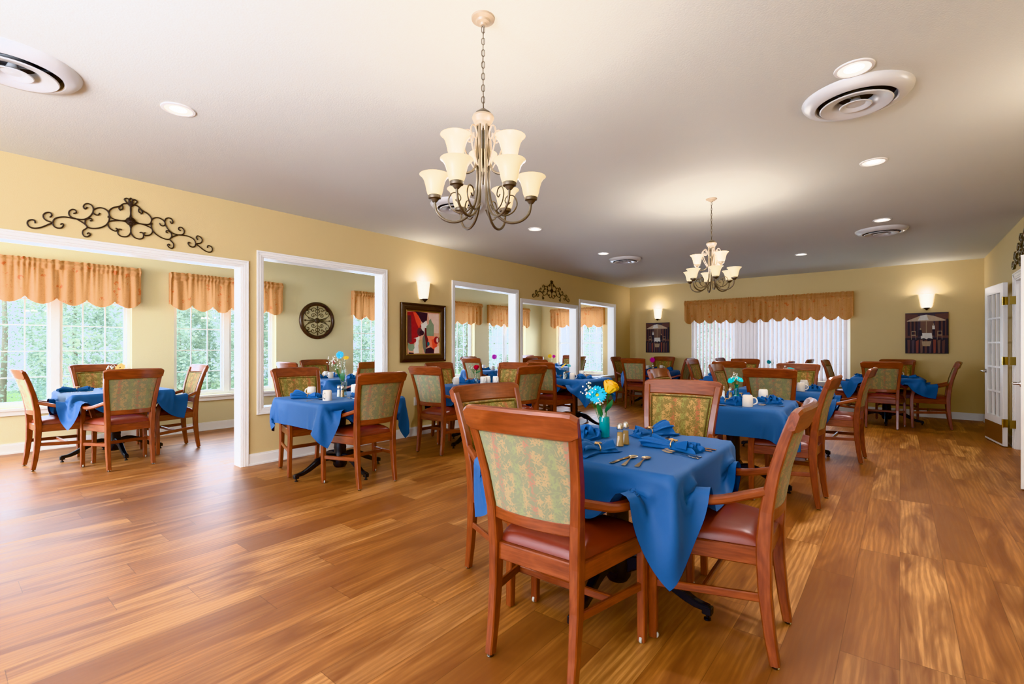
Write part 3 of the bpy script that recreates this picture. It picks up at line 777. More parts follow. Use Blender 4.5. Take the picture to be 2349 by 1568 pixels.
def blade(name, prof, mat, tines=0, bowl=0.0):
    """flatware along +x from the handle end: prof = (x, half width, z, )"""
    m = MB(); rs = []
    for x, w, z in prof:
        c = bowl*max(0, 1-abs((x-.165)/.033)**2) if bowl and x > .13 else 0
        rs.append([(x, -w, z+c), (x, -w*.5, z+c*.25), (x, 0, z), (x, w*.5, z+c*.25), (x, w, z+c), (x, w*.5, z-.0014+c*.25), (x, 0, z-.0016), (x, -w*.5, z-.0014+c*.25)])
    m.rings(rs)
    if tines:
        x0, w, z0 = prof[-1]
        for k in range(4):
            yy = -w+2*w*(k+.5)/4
            m.bar([(x0-.003, yy, z0), (x0+.022, yy, z0-.001), (x0+.045, yy*.95, z0+.005)], .0018, [.0034, .003, .0016], (0,0,1), .0004)
    o = m.build(name, mat, None, 50); return o
HND = [(0, .0075, .003), (.004, .010, .003), (.03, .0085, .0035), (.08, .0042, .006), (.115, .0032, .008)]
spoon = Proto(blade('spoon', HND+[(.13, .0045, .006), (.14, .011, .004), (.152, .018, .0028), (.165, .0205, .0022), (.178, .019, .0026), (.19, .013, .004), (.197, .005, .006)], M['silver'], bowl=.005))
fork = Proto(blade('fork', HND+[(.125, .005, .006), (.135, .010, .004), (.148, .0125, .003)], M['silver'], tines=4))
knife = Proto(blade('table_knife', [(0, .008, .003), (.004, .010, .003), (.05, .0085, .0035), (.095, .0065, .004), (.1, .0085, .003), (.15, .0095, .0022), (.19, .007, .002), (.208, .002, .002)], M['silver']))
NUM = {}
def put(proto, tn, xy, rz, label, cat, group):
    o = proto.put((xy[0], xy[1], ZT), rz, label, group); o['category'] = cat; return o
def line(proto, tn, a, b, label, cat, group):
    """lay flatware with its handle end at a, pointing to b"""
    return put(proto, tn, a, math.atan2(b[1]-a[1], b[0]-a[0]), label, cat, group)
GM, GN, GF = 'upturned white mugs', 'blue napkins in gold rings', 'flatware'
def mugs(tn, *L):
    for x, y, a, lab in L: put(mug, tn, (x, y), R(a), lab, 'mug', GM)
def naps(tn, *L):
    for k, x, y, a, lab in L: put(nap[k], tn, (x, y), R(a), lab, 'napkin', GN)
# yellow rose table
naps('T1', (2, -1.10, 1.985, 68, "blue napkin in a gold ring before the salt and pepper shakers"), (0, -1.085, 2.555, -118+180+180, 'blue napkin with a tall curled fan beside two forks and a knife'),
     (1, -.855, 2.285, -12, 'blue napkin lying flat over flatware at the door side of the yellow rose table'), (0, -1.40, 2.27, 160, 'blue napkin behind the glass bottle holding the yellow rose'))
line(spoon, 'T1', (-.897, 1.835), (-.93, 2.01), 'spoon lying between the knife and another spoon before the yellow rose', 'spoon', GF)
line(spoon, 'T1', (-.845, 1.85), (-.875, 2.03), 'outer spoon nearest the front corner of the yellow rose table', 'spoon', GF)
line(knife, 'T1', (-.955, 1.835), (-.945, 2.02), 'table knife beside two spoons on the yellow rose table', 'knife', GF)
line(fork, 'T1', (-.690, 2.155), (-.90, 2.215), 'fork lying along the front of the flat napkin by the yellow rose', 'fork', GF)
line(fork, 'T1', (-.690, 2.190), (-.89, 2.25), 'fork half under the flat napkin at the yellow rose table', 'fork', GF)
line(knife, 'T1', (-.685, 2.39), (-.89, 2.42), 'table knife sticking out past the flat napkin at the yellow rose table', 'knife', GF)
line(spoon, 'T1', (-.690, 2.345), (-.885, 2.372), 'spoon with its bowl peeping over the flat napkin', 'spoon', GF)
line(knife, 'T1', (-1.06, 2.675), (-1.075, 2.50), 'table knife under the tip of the tall curled napkin', 'knife', GF)
line(fork, 'T1', (-1.015, 2.675), (-1.035, 2.47), 'fork next to the knife by the tall curled napkin', 'fork', GF)
line(fork, 'T1', (-.965, 2.675), (-.985, 2.47), 'outer fork of the pair by the tall curled napkin', 'fork', GF)
for pr, x, y, lab in ((pepper, -1.085, 2.185, 'pepper shaker in front of its twin beside the yellow rose bottle'), (pepper, -1.083, 2.245, 'tan-filled shaker just behind the pepper shaker at the yellow rose')): put(pr, 'T1', (x, y), 0, lab, 'shaker', 'shakers')
# baby's breath table
mugs('T2', (-4.60, 2.44, 210, "white mug with its handle to the wall at the baby's breath table"), (-4.115, 2.335, -60, "white mug nearest the front corner of the baby's breath table"), (-4.50, 2.87, 30, "white mug behind the glass cylinder of baby's breath"))
naps('T2', (0, -4.46, 2.33, 40, "blue napkin between two mugs on the baby's breath table"), (2, -4.16, 2.70, 160, "blue napkin next to the armchair back at the baby's breath table"))
put(salt, 'T2', (-4.322, 2.575), 0, "salt shaker on the baby's breath table", 'shaker', 'shakers'); put(pepper, 'T2', (-4.257, 2.575), 0, "pepper shaker on the baby's breath table", 'shaker', 'shakers')
line(spoon, 'T2', (-4.20, 2.18), (-4.24, 2.37), "spoon before the mug on the baby's breath table", 'spoon', GF)
line(knife, 'T2', (-4.44, 2.17), (-4.40, 2.36), "table knife by the napkin tip on the baby's breath table", 'knife', GF)
line(fork, 'T2', (-3.96, 2.55), (-4.16, 2.57), "fork beside the shakers on the baby's breath table", 'fork', GF)
# gerbera table
naps('T3', (1, -7.15, 1.05, 80, 'long flat blue napkin on the yellow gerbera table'), (0, -7.25, 1.42, 120, 'curled blue napkin by the shaker on the yellow gerbera table'))
put(salt, 'T3', (-7.05, 1.27), 0, 'salt shaker on the yellow gerbera table', 'shaker', 'shakers')
line(fork, 'T3', (-6.86, .96), (-6.90, 1.16), 'fork on the yellow gerbera table', 'fork', GF); line(knife, 'T3', (-6.99, .94), (-6.99, 1.14), 'table knife by the flat napkin at the yellow gerbera', 'knife', GF)
# blue bloom table
mugs('T4', (-6.98, 4.02, 200, 'white mug in front on the sunroom table with the blue bloom'), (-7.30, 4.12, 200, 'white mug on the window side of the blue bloom table'), (-6.74, 4.31, 200, 'white mug by the main-room chair of the blue bloom table'))
naps('T4', (0, -7.13, 3.98, 70, 'blue napkin beside the front mug of the blue bloom table'), (0, -7.27, 4.29, 0, 'blue napkin behind the front mug of the blue bloom table'), (2, -6.76, 4.17, 180, 'blue napkin below the blue bloom vase'))
# red rose table
mugs('T5', (-4.56, 4.42, 180, 'white mug at the wall side corner of the red rose table'), (-4.37, 4.83, 100, 'white mug just behind the red rose vase'), (-4.24, 4.85, -30, 'white mug beyond the rose, at the far edge of the red rose table'), (-4.36, 4.73, -20, 'white mug right beside the red rose vase'))
naps('T5', (2, -4.62, 4.67, 0, 'blue napkin standing beside the red rose vase'), (2, -4.57, 4.88, 200, 'blue napkin at the far end of the red rose table'))
line(fork, 'T5', (-4.36, 4.12), (-4.38, 4.32), 'fork near the end of the red rose table', 'fork', GF)
# purple bloom table
mugs('T6', (-7.22, 7.85, 180, 'white mug on the window side of the purple bloom table'), (-6.74, 7.62, 200, 'white mug in front of the purple bloom vase'))
naps('T6', (1, -6.98, 7.62, 60, 'blue napkin between the mugs of the purple bloom table'), (2, -7.26, 7.68, 20, 'blue napkin at the window side of the purple bloom table'))
put(pepper, 'T6', (-6.86, 7.90), 0, 'pepper shaker beside the purple bloom', 'shaker', 'shakers'); put(salt, 'T6', (-6.80, 7.96), 0, 'salt shaker beside the purple bloom', 'shaker', 'shakers')
# yellow and teal table
mugs('T7', (-3.89, 6.23, 20, 'white mug beside the yellow and teal bloom vase'), (-4.14, 6.93, 30, 'white mug at the far end of the yellow and teal table'), (-4.33, 6.38, 200, 'white mug behind the dark napkin of the yellow and teal table'))
naps('T7', (2, -4.17, 6.34, 200, 'dark blue napkin bunched at the yellow and teal blooms'), (0, -4.10, 6.66, 40, 'blue napkin in the middle of the yellow and teal table'), (0, -3.82, 6.52, 60, 'bright blue napkin at the corner of the yellow and teal table'))
put(salt, 'T7', (-4.0, 6.18), 0, 'salt shaker in front of the yellow and teal blooms', 'shaker', 'shakers')
line(knife, 'T7', (-3.70, 6.62), (-3.72, 6.82), 'table knife at the edge of the yellow and teal table', 'knife', GF)
# yellow and magenta table
naps('T8', (0, -6.78, 10.25, 70, 'blue napkin nearer us on the yellow and magenta bloom table'), (1, -6.72, 10.52, 10, 'blue napkin farther back on the yellow and magenta bloom table'))
mugs('T8', (-6.95, 10.46, 10, 'white mug on the sunroom table with yellow and magenta blooms'))
# corner table
mugs('T9', (-4.25, 9.90, 180, 'white mug beside the magenta bloom vase'), (-4.04, 10.12, 20, 'white mug at the far side of the magenta bloom table'))
put(salt, 'T9', (-4.07, 9.74), 0, 'salt shaker on the corner table with the magenta bloom', 'shaker', 'shakers')
naps('T9', (1, -4.24, 10.12, 60, 'dark blue napkin behind the magenta bloom vase'), (2, -3.82, 9.80, 200, 'bright blue napkin on the magenta bloom table'), (1, -4.12, 9.50, 40, 'flat dark napkin at the near edge of the magenta bloom table'))
# teal bud vase table
mugs('T10', (-.985, 4.32, 12, 'white mug with two spoons before it by the teal bud vase'), (-1.0, 4.98, 100, 'white mug behind the long napkin at the teal bud vase'), (-1.40, 4.98, 180, 'white mug at the sunroom side of the teal bud vase table'))
naps('T10', (2, -1.17, 4.40, 150, 'rolled blue napkin in front of the teal bud vase'), (0, -.915, 4.74, 120, 'long blue napkin at the door side of the teal bud vase table'), (2, -1.20, 4.99, 40, 'dark blue napkin behind the teal bud vase'))
put(salt, 'T10', (-1.33, 4.88), 0, 'salt shaker near the teal bud vase, the farther of two', 'shaker', 'shakers'); put(pepper, 'T10', (-1.235, 4.76), 0, 'tan-filled shaker touching close to the teal bud vase', 'shaker', 'shakers')
line(spoon, 'T10', (-1.0, 4.232), (-1.18, 4.225), 'spoon before the mug by the teal bud vase', 'spoon', GF); line(fork, 'T10', (-.745, 4.45), (-.935, 4.47), 'fork at the door side of the teal bud vase table', 'fork', GF)
line(fork, 'T10', (-.745, 4.51), (-.935, 4.53), 'second fork at the door side of the teal bud vase table', 'fork', GF)
# table behind it
mugs('T11', (-.86, 6.18, 12, 'white mug with a tipped handle on the table behind the teal bud vase table'), (-.90, 6.70, 60, 'white mug farther back on the table behind the teal bud vase table'))
naps('T11', (0, -.77, 6.42, 100, 'dark napkin beside two mugs behind the teal bud vase table'),)
line(spoon, 'T11', (-.79, 6.08), (-.98, 6.11), 'spoon before the mug behind the teal bud vase table', 'spoon', GF)
naps('T12', (1, -2.44, 8.64, 30, 'flat blue napkin on the flowerless table before the blinds'))
naps('T13', (1, -.50, 9.88, 70, 'blue napkin on the blinds side of the table under the umbrella picture'), (1, .10, 9.88, 10, 'blue napkin at the door side of the table under the umbrella picture'))
mugs('T13', (-.02, 10.22, 0, 'white mug on the table under the square umbrella picture'))
line(fork, 'T13', (.17, 9.68), (-.03, 9.66), 'fork on the table under the square umbrella picture', 'fork', GF)

# ------------------------------------------------------------------ vases and flowers
def vase(tn, x, y, prof, glass, water, wz, label, name='flower_vase'):
    t = thing(name, label, 'vase', (x, y, ZT), 0, 'table vases')
    m = MB(); m.lathe(prof, 24); m.build('glass_body', glass, t, 50)
    if water:
        w = [(0, .005)]+[(max(r-.003, .001), max(z, .005)) for r, z in prof if r > 0 and z < wz]
        rr = interp([(z, r) for r, z in prof if r > 0], wz)-.003
        m = MB(); m.lathe(w+[(rr, wz), (0, wz)], 20); o = m.build('water', water, t, 50)
    return t
BOTTLE = [(0, 0), (.028, 0), (.031, .004), (.031, .095), (.027, .125), (.017, .15), (.0155, .172), (.018, .178), (.0165, .182)]
CYL = [(0, 0), (.029, 0), (.030, .004), (.030, .265)]
BUD = [(0, 0), (.02, 0), (.026, .006), (.030, .03), (.026, .06), (.015, .105), (.0125, .125), (.0165, .148), (.019, .152)]
SLIM = [(0, 0), (.022, 0), (.026, .008), (.024, .04), (.013, .10), (.011, .125), (.014, .145)]
def stem_bm(pts, r=.0022):
    m = MB(); m.tube(crv(pts, 4), r, 6); return m
def frame_to(d):
    d = Vector(d).normalized(); return d.to_track_quat('Z', 'Y').to_matrix()
def daisy(base, tip, face, r, col, eye, label, cat='flower', name='daisy', n=20, layers=2, wide=.19, cup=.15, stem='green', grp='table flowers'):
    t = thing(name, label, cat, base, 0, grp); d = Vector(tip)-Vector(base); m = stem_bm([(0,0,0), tuple(d*.5+Vector((.004,0,0))), tuple(d)]); m.build('flower_stem', M[stem], t, 60)
    F = frame_to(face); m = MB()
    for l in range(layers):
        for k in range(n):
            a = 2*PI*(k+.5*l)/n+rng.uniform(-.06, .06); rr = r*(1-.22*l)*rng.uniform(.92, 1.05); P = []
            for i in range(5):
                f = i/4; w = wide*rr*math.sin(PI*(.12+.8*f))
                z = cup*rr*(f if f < .6 else .6-(f-.6)*.6)+.004*l+rng.uniform(-.0006, .0006)
                P.append([(f*rr*math.cos(a)-w*s*math.sin(a), f*rr*math.sin(a)+w*s*math.cos(a), z+abs(s)*.1*w) for s in (-1, 0, 1)])
            m.grid([[tuple(F @ Vector(q)+d) for q in row] for row in P])
    m.build('petals', M[col], t, 60)
    m = MB(); m.lathe([(0, .001), (r*.2, .002), (r*.19, .006), (r*.1, .009), (0, .010)], 14); m.v = [tuple(F @ Vector(q)+d) for q in m.v]; m.build('flower_centre', M[eye], t, 60)
    return t
def rose(base, tip, face, r, col, label):
    t = thing('rose', label, 'flower', base, 0, 'table flowers'); d = Vector(tip)-Vector(base); m = stem_bm([(0,0,0), tuple(d*.5-Vector((.004,0,0))), tuple(d)], .0028); m.build('flower_stem', M['green'], t, 60)
    F = frame_to(face); m = MB()
    for l, (cnt, r0, hh, fl) in enumerate(((2, .34, 1.0, .0), (3, .55, 1.05, .08), (4, .78, 1.0, .18), (5, 1.0, .85, .34))):
        for k in range(cnt):
            a0 = 2*PI*k/cnt+l*.7+rng.uniform(-.1, .1); span = 2*PI/cnt*.72; P = []
            for i in range(8):
                u = -1+2*i/7; row = []
                for j in range(7):
                    v = j/6; edge = 1-.22*abs(u)**2.5
                    rad = r*r0*(.30+.70*min(1, v*1.35)**.6)+r*fl*max(0, v-.55)**1.2*1.6
                    row.append(tuple(F @ Vector((rad*math.cos(a0+u*span), rad*math.sin(a0+u*span), r*1.75*hh*v*edge-r*.5))+d))
                P.append(row)
            m.grid(P)
    m.build('petals', M[col], t, 60)
    m = MB()
    for k in range(5):
        a = 2*PI*k/5; e = [F @ Vector((r*x*math.cos(a)-y*math.sin(a), r*x*math.sin(a)+y*math.cos(a), z*r)) + d for x, y, z in ((.1, 0, -.5), (.6, r*.2, -.5), (.6, -r*.2, -.5), (1.15, 0, -.75))]
        m.add([tuple(q) for q in e], [(0, 1, 3, 2)])
    m.build('sepal', M['leafg'], t); return t
def breath(base, centre, spread, n, label, seed):
    r = random.Random(seed); t = thing('babys_breath_sprig', label, 'flower', base, 0, 'table flowers'); c = Vector(centre)-Vector(base)
    pts = []
    for k in range(n):
        v = Vector((r.gauss(0, 1), r.gauss(0, 1), r.gauss(0, .8))).normalized()*spread*r.uniform(.35, 1); pts.append(c+v)
    m = MB()
    nd = c*.55
    for k, p in enumerate(pts):
        if k % 3 == 0 or n < 25: m.tube([tuple(nd), tuple(nd.lerp(p, .5)+Vector((0, 0, .004))), tuple(p)], .0007, 4)
    m.tube([(0, 0, 0), tuple(nd)], .0015, 5); m.build('flower_stem', M['green'], t, 60)
    m = MB()
    for p in pts:
        b = bmesh.new(); bmesh.ops.create_icosphere(b, subdivisions=1, radius=r.uniform(.0042, .0066))
        for q in b.verts: q.co = q.co+p
        m.bm(b)
    o = m.build('blossoms', M['f_whitef'], t, 80); o['kind'] = 'stuff'; return t
def leaf(base, tip, w, label):
    a, b = Vector(base), Vector(tip); s = (b-a).cross(Vector((.77, .63, 0)).cross(b-a)).normalized(); s = Vector((.775, .632, 0)); P = []
    for i in range(7):
        f = i/6; c = a.lerp(b, f)+Vector((.3, -.4, 0))*.02*math.sin(PI*f); ww = w*math.sin(PI*(.06+.92*f)); P.append([tuple(c-s*ww), tuple(c+Vector((0, 0, -.003))), tuple(c+s*ww)])
    m = MB(); m.grid(P); o = m.build('leaf_spray', M['leafg'], None, 80); tag(o, label, 'leaf', 'table flowers'); return o
def V(x, y, z): return (x, y, ZT+z)
CAMD = Vector((.632, -.775, .25))
# yellow rose bottle
vx, vy = -1.257, 2.344
vase('T1', vx, vy, BOTTLE, M['clear'], M['water'], .115, 'clear glass bottle of teal water holding a yellow rose')
rose(V(vx+.004, vy, .03), V(vx+.022, vy+.012, .262), (.45, .1, .9), .038, 'f_yellow', 'yellow rose in the bottle of teal water')
daisy(V(vx-.006, vy+.004, .03), V(vx-.028, vy-.028, .232), (.35, -.8, .45), .052, 'f_cyan', 'f_yeye', 'bright blue daisy beside the yellow rose, the one facing us')
daisy(V(vx-.008, vy-.006, .03), V(vx-.062, vy-.022, .245), (-.35, -.6, .6), .047, 'f_cyan', 'f_yeye', "bright blue daisy tucked among the baby's breath by the yellow rose")
breath(V(vx-.004, vy-.006, .03), V(vx-.075, vy-.045, .262), .048, 26, "white baby's breath sprig above the blue daisies by the yellow rose", 3)
breath(V(vx+.004, vy-.007, .03), V(vx-.004, vy-.045, .205), .030, 10, "white baby's breath sprig hanging at the bottle neck below the blue daisies", 4)
leaf(V(vx+.01, vy-.01, .14), V(vx+.05, vy+.0, .215), .014, 'dark green leaf under the yellow rose')
leaf(V(vx-.004, vy-.012, .10), V(vx-.03, vy-.03, .20), .012, 'green leaf at the bottle neck under the blue daisies')
# cylinder of baby's breath
vx, vy = -4.37, 2.66
vase('T2', vx, vy, CYL, M['clear'], M['cwater'], .14, "tall clear glass cylinder holding baby's breath")
breath(V(vx, vy, .02), V(vx-.06, vy-.05, .335), .105, 70, "spray of white baby's breath in the tall glass cylinder", 8)
daisy(V(vx+.008, vy, .03), V(vx-.075, vy-.06, .34), CAMD, .022, 'f_rust', 'f_darkeye', "small rust flower among the baby's breath", layers=1)
leaf(V(vx, vy-.01, .15), V(vx+.01, vy-.02, .25), .024, "broad green leaf in the cylinder of baby's breath")
# gerbera
vx, vy = -7.02, 1.38
vase('T3', vx, vy, SLIM, M['clear'], M['cwater'], .07, 'slim clear vase holding the yellow gerbera')
daisy(V(vx, vy, .03), V(vx+.03, vy+.02, .255), (.6, -.7, .5), .055, 'f_yellow', 'f_darkeye', 'yellow gerbera with a dark eye on the sunroom table', name='gerbera')
daisy(V(vx, vy, .03), V(vx-.055, vy-.03, .175), (.5, -.8, .1), .04, 'f_orange', 'f_darkeye', 'orange gerbera below the yellow one', name='gerbera')
breath(V(vx, vy, .03), V(vx-.08, vy-.05, .25), .055, 40, "white baby's breath sprig beside the yellow gerbera", 9)
# blue bloom
vx, vy = -7.12, 4.32
vase('T4', vx, vy, CYL, M['clear'], M['cwater'], .12, 'clear glass cylinder holding the blue bloom in the sunroom')
daisy(V(vx, vy, .03), V(vx-.04, vy-.03, .36), CAMD, .066, 'f_cyan', 'f_cyan', 'big blue bloom in the sunroom cylinder vase', layers=3, cup=.5)
daisy(V(vx+.005, vy, .03), V(vx+.06, vy+.02, .315), (.6, -.5, .9), .045, 'f_yellow', 'f_yeye', 'yellow bloom beside the big blue bloom')
# red rose
vx, vy = -4.42, 4.66
vase('T5', vx, vy, BUD, M['clear'], M['cwater'], .06, 'clear bud vase holding the red rose')
rose(V(vx, vy, .03), V(vx, vy, .205), (.3, -.4, .9), .032, 'f_red', 'red rose in the clear bud vase')
breath(V(vx, vy, .03), V(vx-.05, vy-.03, .215), .045, 16, "pale baby's breath sprig beside the red rose", 12)
leaf(V(vx+.004, vy, .145), V(vx+.05, vy+.04, .185), .02, 'teal green leaf beside the red rose')
# purple bloom
vx, vy = -6.93, 7.86
vase('T6', vx, vy, SLIM, M['clear'], M['cwater'], .07, 'slim clear vase holding the purple bloom')
daisy(V(vx, vy, .03), V(vx+.02, vy, .275), CAMD, .062, 'f_purple', 'f_purple', 'purple bloom on a long stem in the sunroom', layers=3, cup=.6)
# yellow and teal
vx, vy = -4.02, 6.27
vase('T7', vx, vy, SLIM, M['clear'], M['cwater'], .07, 'slim clear vase holding yellow and teal blooms')
daisy(V(vx, vy, .03), V(vx-.04, vy-.02, .2), (-.4, -.5, .7), .055, 'f_yellow', 'f_yeye', 'yellow bloom next to the teal bloom')
daisy(V(vx, vy, .03), V(vx+.03, vy+.02, .205), (.5, -.3, .6), .035, 'f_tealf', 'f_darkeye', 'teal bloom next to the yellow bloom')
# yellow and magenta
vx, vy = -6.98, 10.17
vase('T8', vx, vy, SLIM, M['clear'], M['cwater'], .07, 'slim clear vase in the sunroom corner holding yellow and magenta blooms')
daisy(V(vx, vy, .03), V(vx-.03, vy-.03, .255), CAMD, .055, 'f_yellow', 'f_yeye', 'yellow bloom beside the magenta bloom in the sunroom corner')
daisy(V(vx, vy, .03), V(vx+.055, vy+.03, .25), CAMD, .045, 'f_magenta', 'f_magenta', 'magenta bloom beside the yellow bloom in the sunroom corner')
# magenta
vx, vy = -4.17, 9.93
vase('T9', vx, vy, SLIM, M['clear'], M['cwater'], .07, 'slim clear vase holding the magenta bloom')
daisy(V(vx, vy, .03), V(vx, vy, .21), CAMD, .06, 'f_magenta', 'f_magenta', 'magenta bloom on the corner table', layers=3, cup=.5)
# teal bud vase
vx, vy = -1.165, 4.69
vase('T10', vx, vy, BUD, M['tealglass'], M['water'], .05, 'teal glass bud vase with turquoise daisies')
daisy(V(vx+.003, vy, .03), V(vx+.02, vy+.01, .198), (.5, -.3, .8), .043, 'f_turq', 'f_turq', "turquoise daisy at the door side of the teal bud vase")
daisy(V(vx-.003, vy, .03), V(vx-.035, vy-.025, .19), (-.3, -.7, .6), .038, 'f_turq', 'f_turq', "turquoise daisy at the sunroom side of the teal bud vase")
breath(V(vx, vy, .03), V(vx-.01, vy-.02, .215), .05, 24, "white baby's breath sprig in the teal bud vase", 15)
vx, vy = -1.03, 6.56
vase('T11', vx, vy, BUD, M['clear'], M['cwater'], .05, 'bud vase hidden by a chair back, its turquoise bloom peeping over')
daisy(V(vx, vy, .03), V(vx+.01, vy+.01, .228), (.2, -.3, .9), .045, 'f_turq', 'f_turq', 'turquoise daisy peeping over a chair back')
breath(V(vx, vy, .03), V(vx-.045, vy-.03, .235), .035, 14, "baby's breath sprig peeping over a chair back", 16)
vx, vy = -1.93, 10.22
vase('T14', vx, vy, BUD, M['clear'], M['cwater'], .05, 'small clear vase in front of the vertical blinds')
daisy(V(vx, vy, .03), V(vx-.02, vy-.02, .205), CAMD, .045, 'f_tealf', 'f_tealf', 'dark teal daisy in front of the vertical blinds')
breath(V(vx, vy, .03), V(vx+.04, vy+.03, .215), .045, 16, 'pale sprig beside the dark teal daisy at the blinds', 17)

# ------------------------------------------------------------------ valances and blinds
def valance(label, axis, a, b, wall, z1=2.305, z0=1.765, seed=0, scal=.26, gap=0.0):
    """gathered valance along one axis, hung .09 off the wall plane; axis 'y' faces +x, axis 'x' faces -y"""
    r = random.Random(seed); t = thing('window_valance', label, 'valance', (0, 0, 0), 0, 'floral window valances'); L = b-a
    def place(u, d, z):
        d = d+gap if d > .001 else d
        return (wall+d, a+u, z) if axis == 'y' else (a+u, wall-d, z)
    n = int(L/.009); ns = max(2, round(L/scal)); sp = L/ns
    f = [(r.uniform(1.5, 6), r.uniform(0, 6), r.uniform(.5, 1.2)) for _ in range(3)]
    def pleat(u):
        x = u*22+sum(k*math.sin(w*u+p) for w, p, k in f); return (2*abs(math.sin(x))**.8-1)*(.75+.35*math.sin(x*.37+seed))
    def ruff(u): return (2*abs(math.sin(u*52+2.2*math.sin(u*9+seed)))**.8-1)*(.7+.4*math.sin(u*23+seed))
    zh = z1-.115
    S = []; Hd = []
    us = [-.0]+[L*k/n for k in range(n+1)]
    def col(u, rows, fn): return [place(u, *fn(u, v/rows)) for v in range(rows+1)]
    def fs(u, v):
        zb = z0+.085*(1-abs(math.sin(PI*u/sp))**.8)+.008*math.sin(u*3.1+seed)
        amp = lerp(.012, .036, v**.6); e = min(1, min(u, L-u)/.05)
        return (.088+e*amp*pleat(u)+(.013*ruff(u))*(1-v), lerp(zh, zb, v))
    def fh(u, v):
        e = min(1, min(u, L-u)/.03); g = math.sin(PI*min(1, max(0, (v-.2)/.6)))
        return (.088+.030*g+.015*ruff(u)*(.6+.4*abs(1-2*v)), lerp(z1+.008*ruff(u+.03), zh, v))
    for nm, rows, fn in (('skirt', 12, fs), ('heading', 8, fh)):
        m = MB(); P = [[place(0, fn(0, v/rows)[0]*k/3, fn(0, v/rows)[1]) for v in range(rows+1)] for k in range(3)]
        P += [col(L*k/n, rows, fn) for k in range(n+1)]
        P += [[place(L, fn(L, v/rows)[0]*k/3, fn(L, v/rows)[1]) for v in range(rows+1)] for k in (2, 1, 0)]
        m.grid(P); m.build(nm, M['valance'], t, 180)
    m = MB(); m.tube([place(.01, .075, z1-.06), place(L-.01, .075, z1-.06)], .012, 8); m.build('curtain_rod', M['white'], t)
    return t
valance('floral valance over the sunroom window behind the yellow gerbera', 'y', .16, 1.815, XA, seed=1)
valance('floral valance over the sunroom window cut by the doorway post, before the round medallion', 'y', 2.155, 3.725, XA, seed=2)
valance('floral valance just past the round wall medallion', 'y', 5.05, 6.64, XA, seed=3)
valance('floral valance seen first through the pass-through beyond the abstract picture', 'y', 6.93, 8.61, XA, seed=4)
valance('floral valance next to the sunroom corner, on the long window wall', 'y', 8.88, 10.54, XA, seed=5)
valance('floral valance on the short end wall of the sunroom', 'x', -7.68, -6.0, YB, seed=6)
valance('wide golden floral valance above the vertical blinds', 'x', -3.87, -.69, YB, seed=7, scal=.225, gap=.06)
t = thing('vertical_blind', 'white vertical blinds with slats half open across the wide back window', 'blind')
n = 38
for k in range(n):
    x = -3.72+.0785*k; a = R(-38) if k < 12 else (R(-8) if k < 18 else R(-42)); a += R(rng.uniform(-4, 4)); m = MB(); P = []
    for z in (.575, 2.20):
        P.append([(x+(u*.0445)*math.cos(a)-(.006*(1-u*u))*math.sin(a), YB-.045+(u*.0445)*math.sin(a)+(.006*(1-u*u))*math.cos(a), z) for u in (-1, -.5, 0, .5, 1)])
    m.grid(P); m.build('slat', M['blind'], t, 180)
m = MB(); m.box(-3.76, -.74, YB-.07, YB-.02, 2.2, 2.24); m.build('headrail', M['white'], t)

# ------------------------------------------------------------------ sconces and pictures
LIGHTS = []
def lamp(name, kind, loc, energy, col, **k):
    d = bpy.data.lights.new(name, kind); d.energy = energy; d.color = col
    rot = k.pop('rot', None)
    for a, v in k.items(): setattr(d, a, v)
    o = bpy.data.objects.new(name, d); COL.objects.link(o); o.location = loc
    if rot: o.rotation_euler = rot
    LIGHTS.append(o); return o
WARM = (1.0, .86, .68)
def make_sconce():
    t = thing('wall_sconce', 'x', 'sconce'); m = MB(); rs = []
    prof = [(.060, -.125), (.072, -.115), (.080, -.09), (.088, -.03), (.096, .05), (.103, .105), (.112, .125)]
    for w, z in prof: rs.append([(w*math.cos(a), .004+w*.92*math.sin(a), z) for a in [PI*k/20 for k in range(21)]])
    m.grid(rs); P0 = rs[0]; m.add([(0, .004, -.125)]+P0, [(0, k+1, k+2) for k in range(len(P0)-1)])
    m.build('glass_shade', M['sconce'], t, 60)
    m = MB(); m.lathe([(0, -.17), (.008, -.168), (.012, -.158), (.02, -.15), (.038, -.135), (.045, -.122), (0, -.122)], 18, c=(0, .045, 0)); m.box(-.05, .05, 0, .02, -.13, .07)
    m.build('bracket', M['dkiron'], t, 40); return t
sc = Proto(make_sconce())
for (x, y, z, rz, lab) in ((XL, 4.475, 2.055, R(-90), 'lit glass wall sconce above the abstract picture'), (-4.565, YB, 2.055, R(180), 'lit glass wall sconce above the narrow umbrella picture'), (.367, YB, 2.065, R(180), 'lit glass wall sconce above the square umbrella picture')):
    sc.put((x, y, z), rz, lab, 'wall sconces')
    lamp('sconce_lamp', 'POINT', (x+.075*(1 if x == XL else 0), y-(.075 if x != XL else 0), z+.135), 9, WARM, shadow_soft_size=.035)

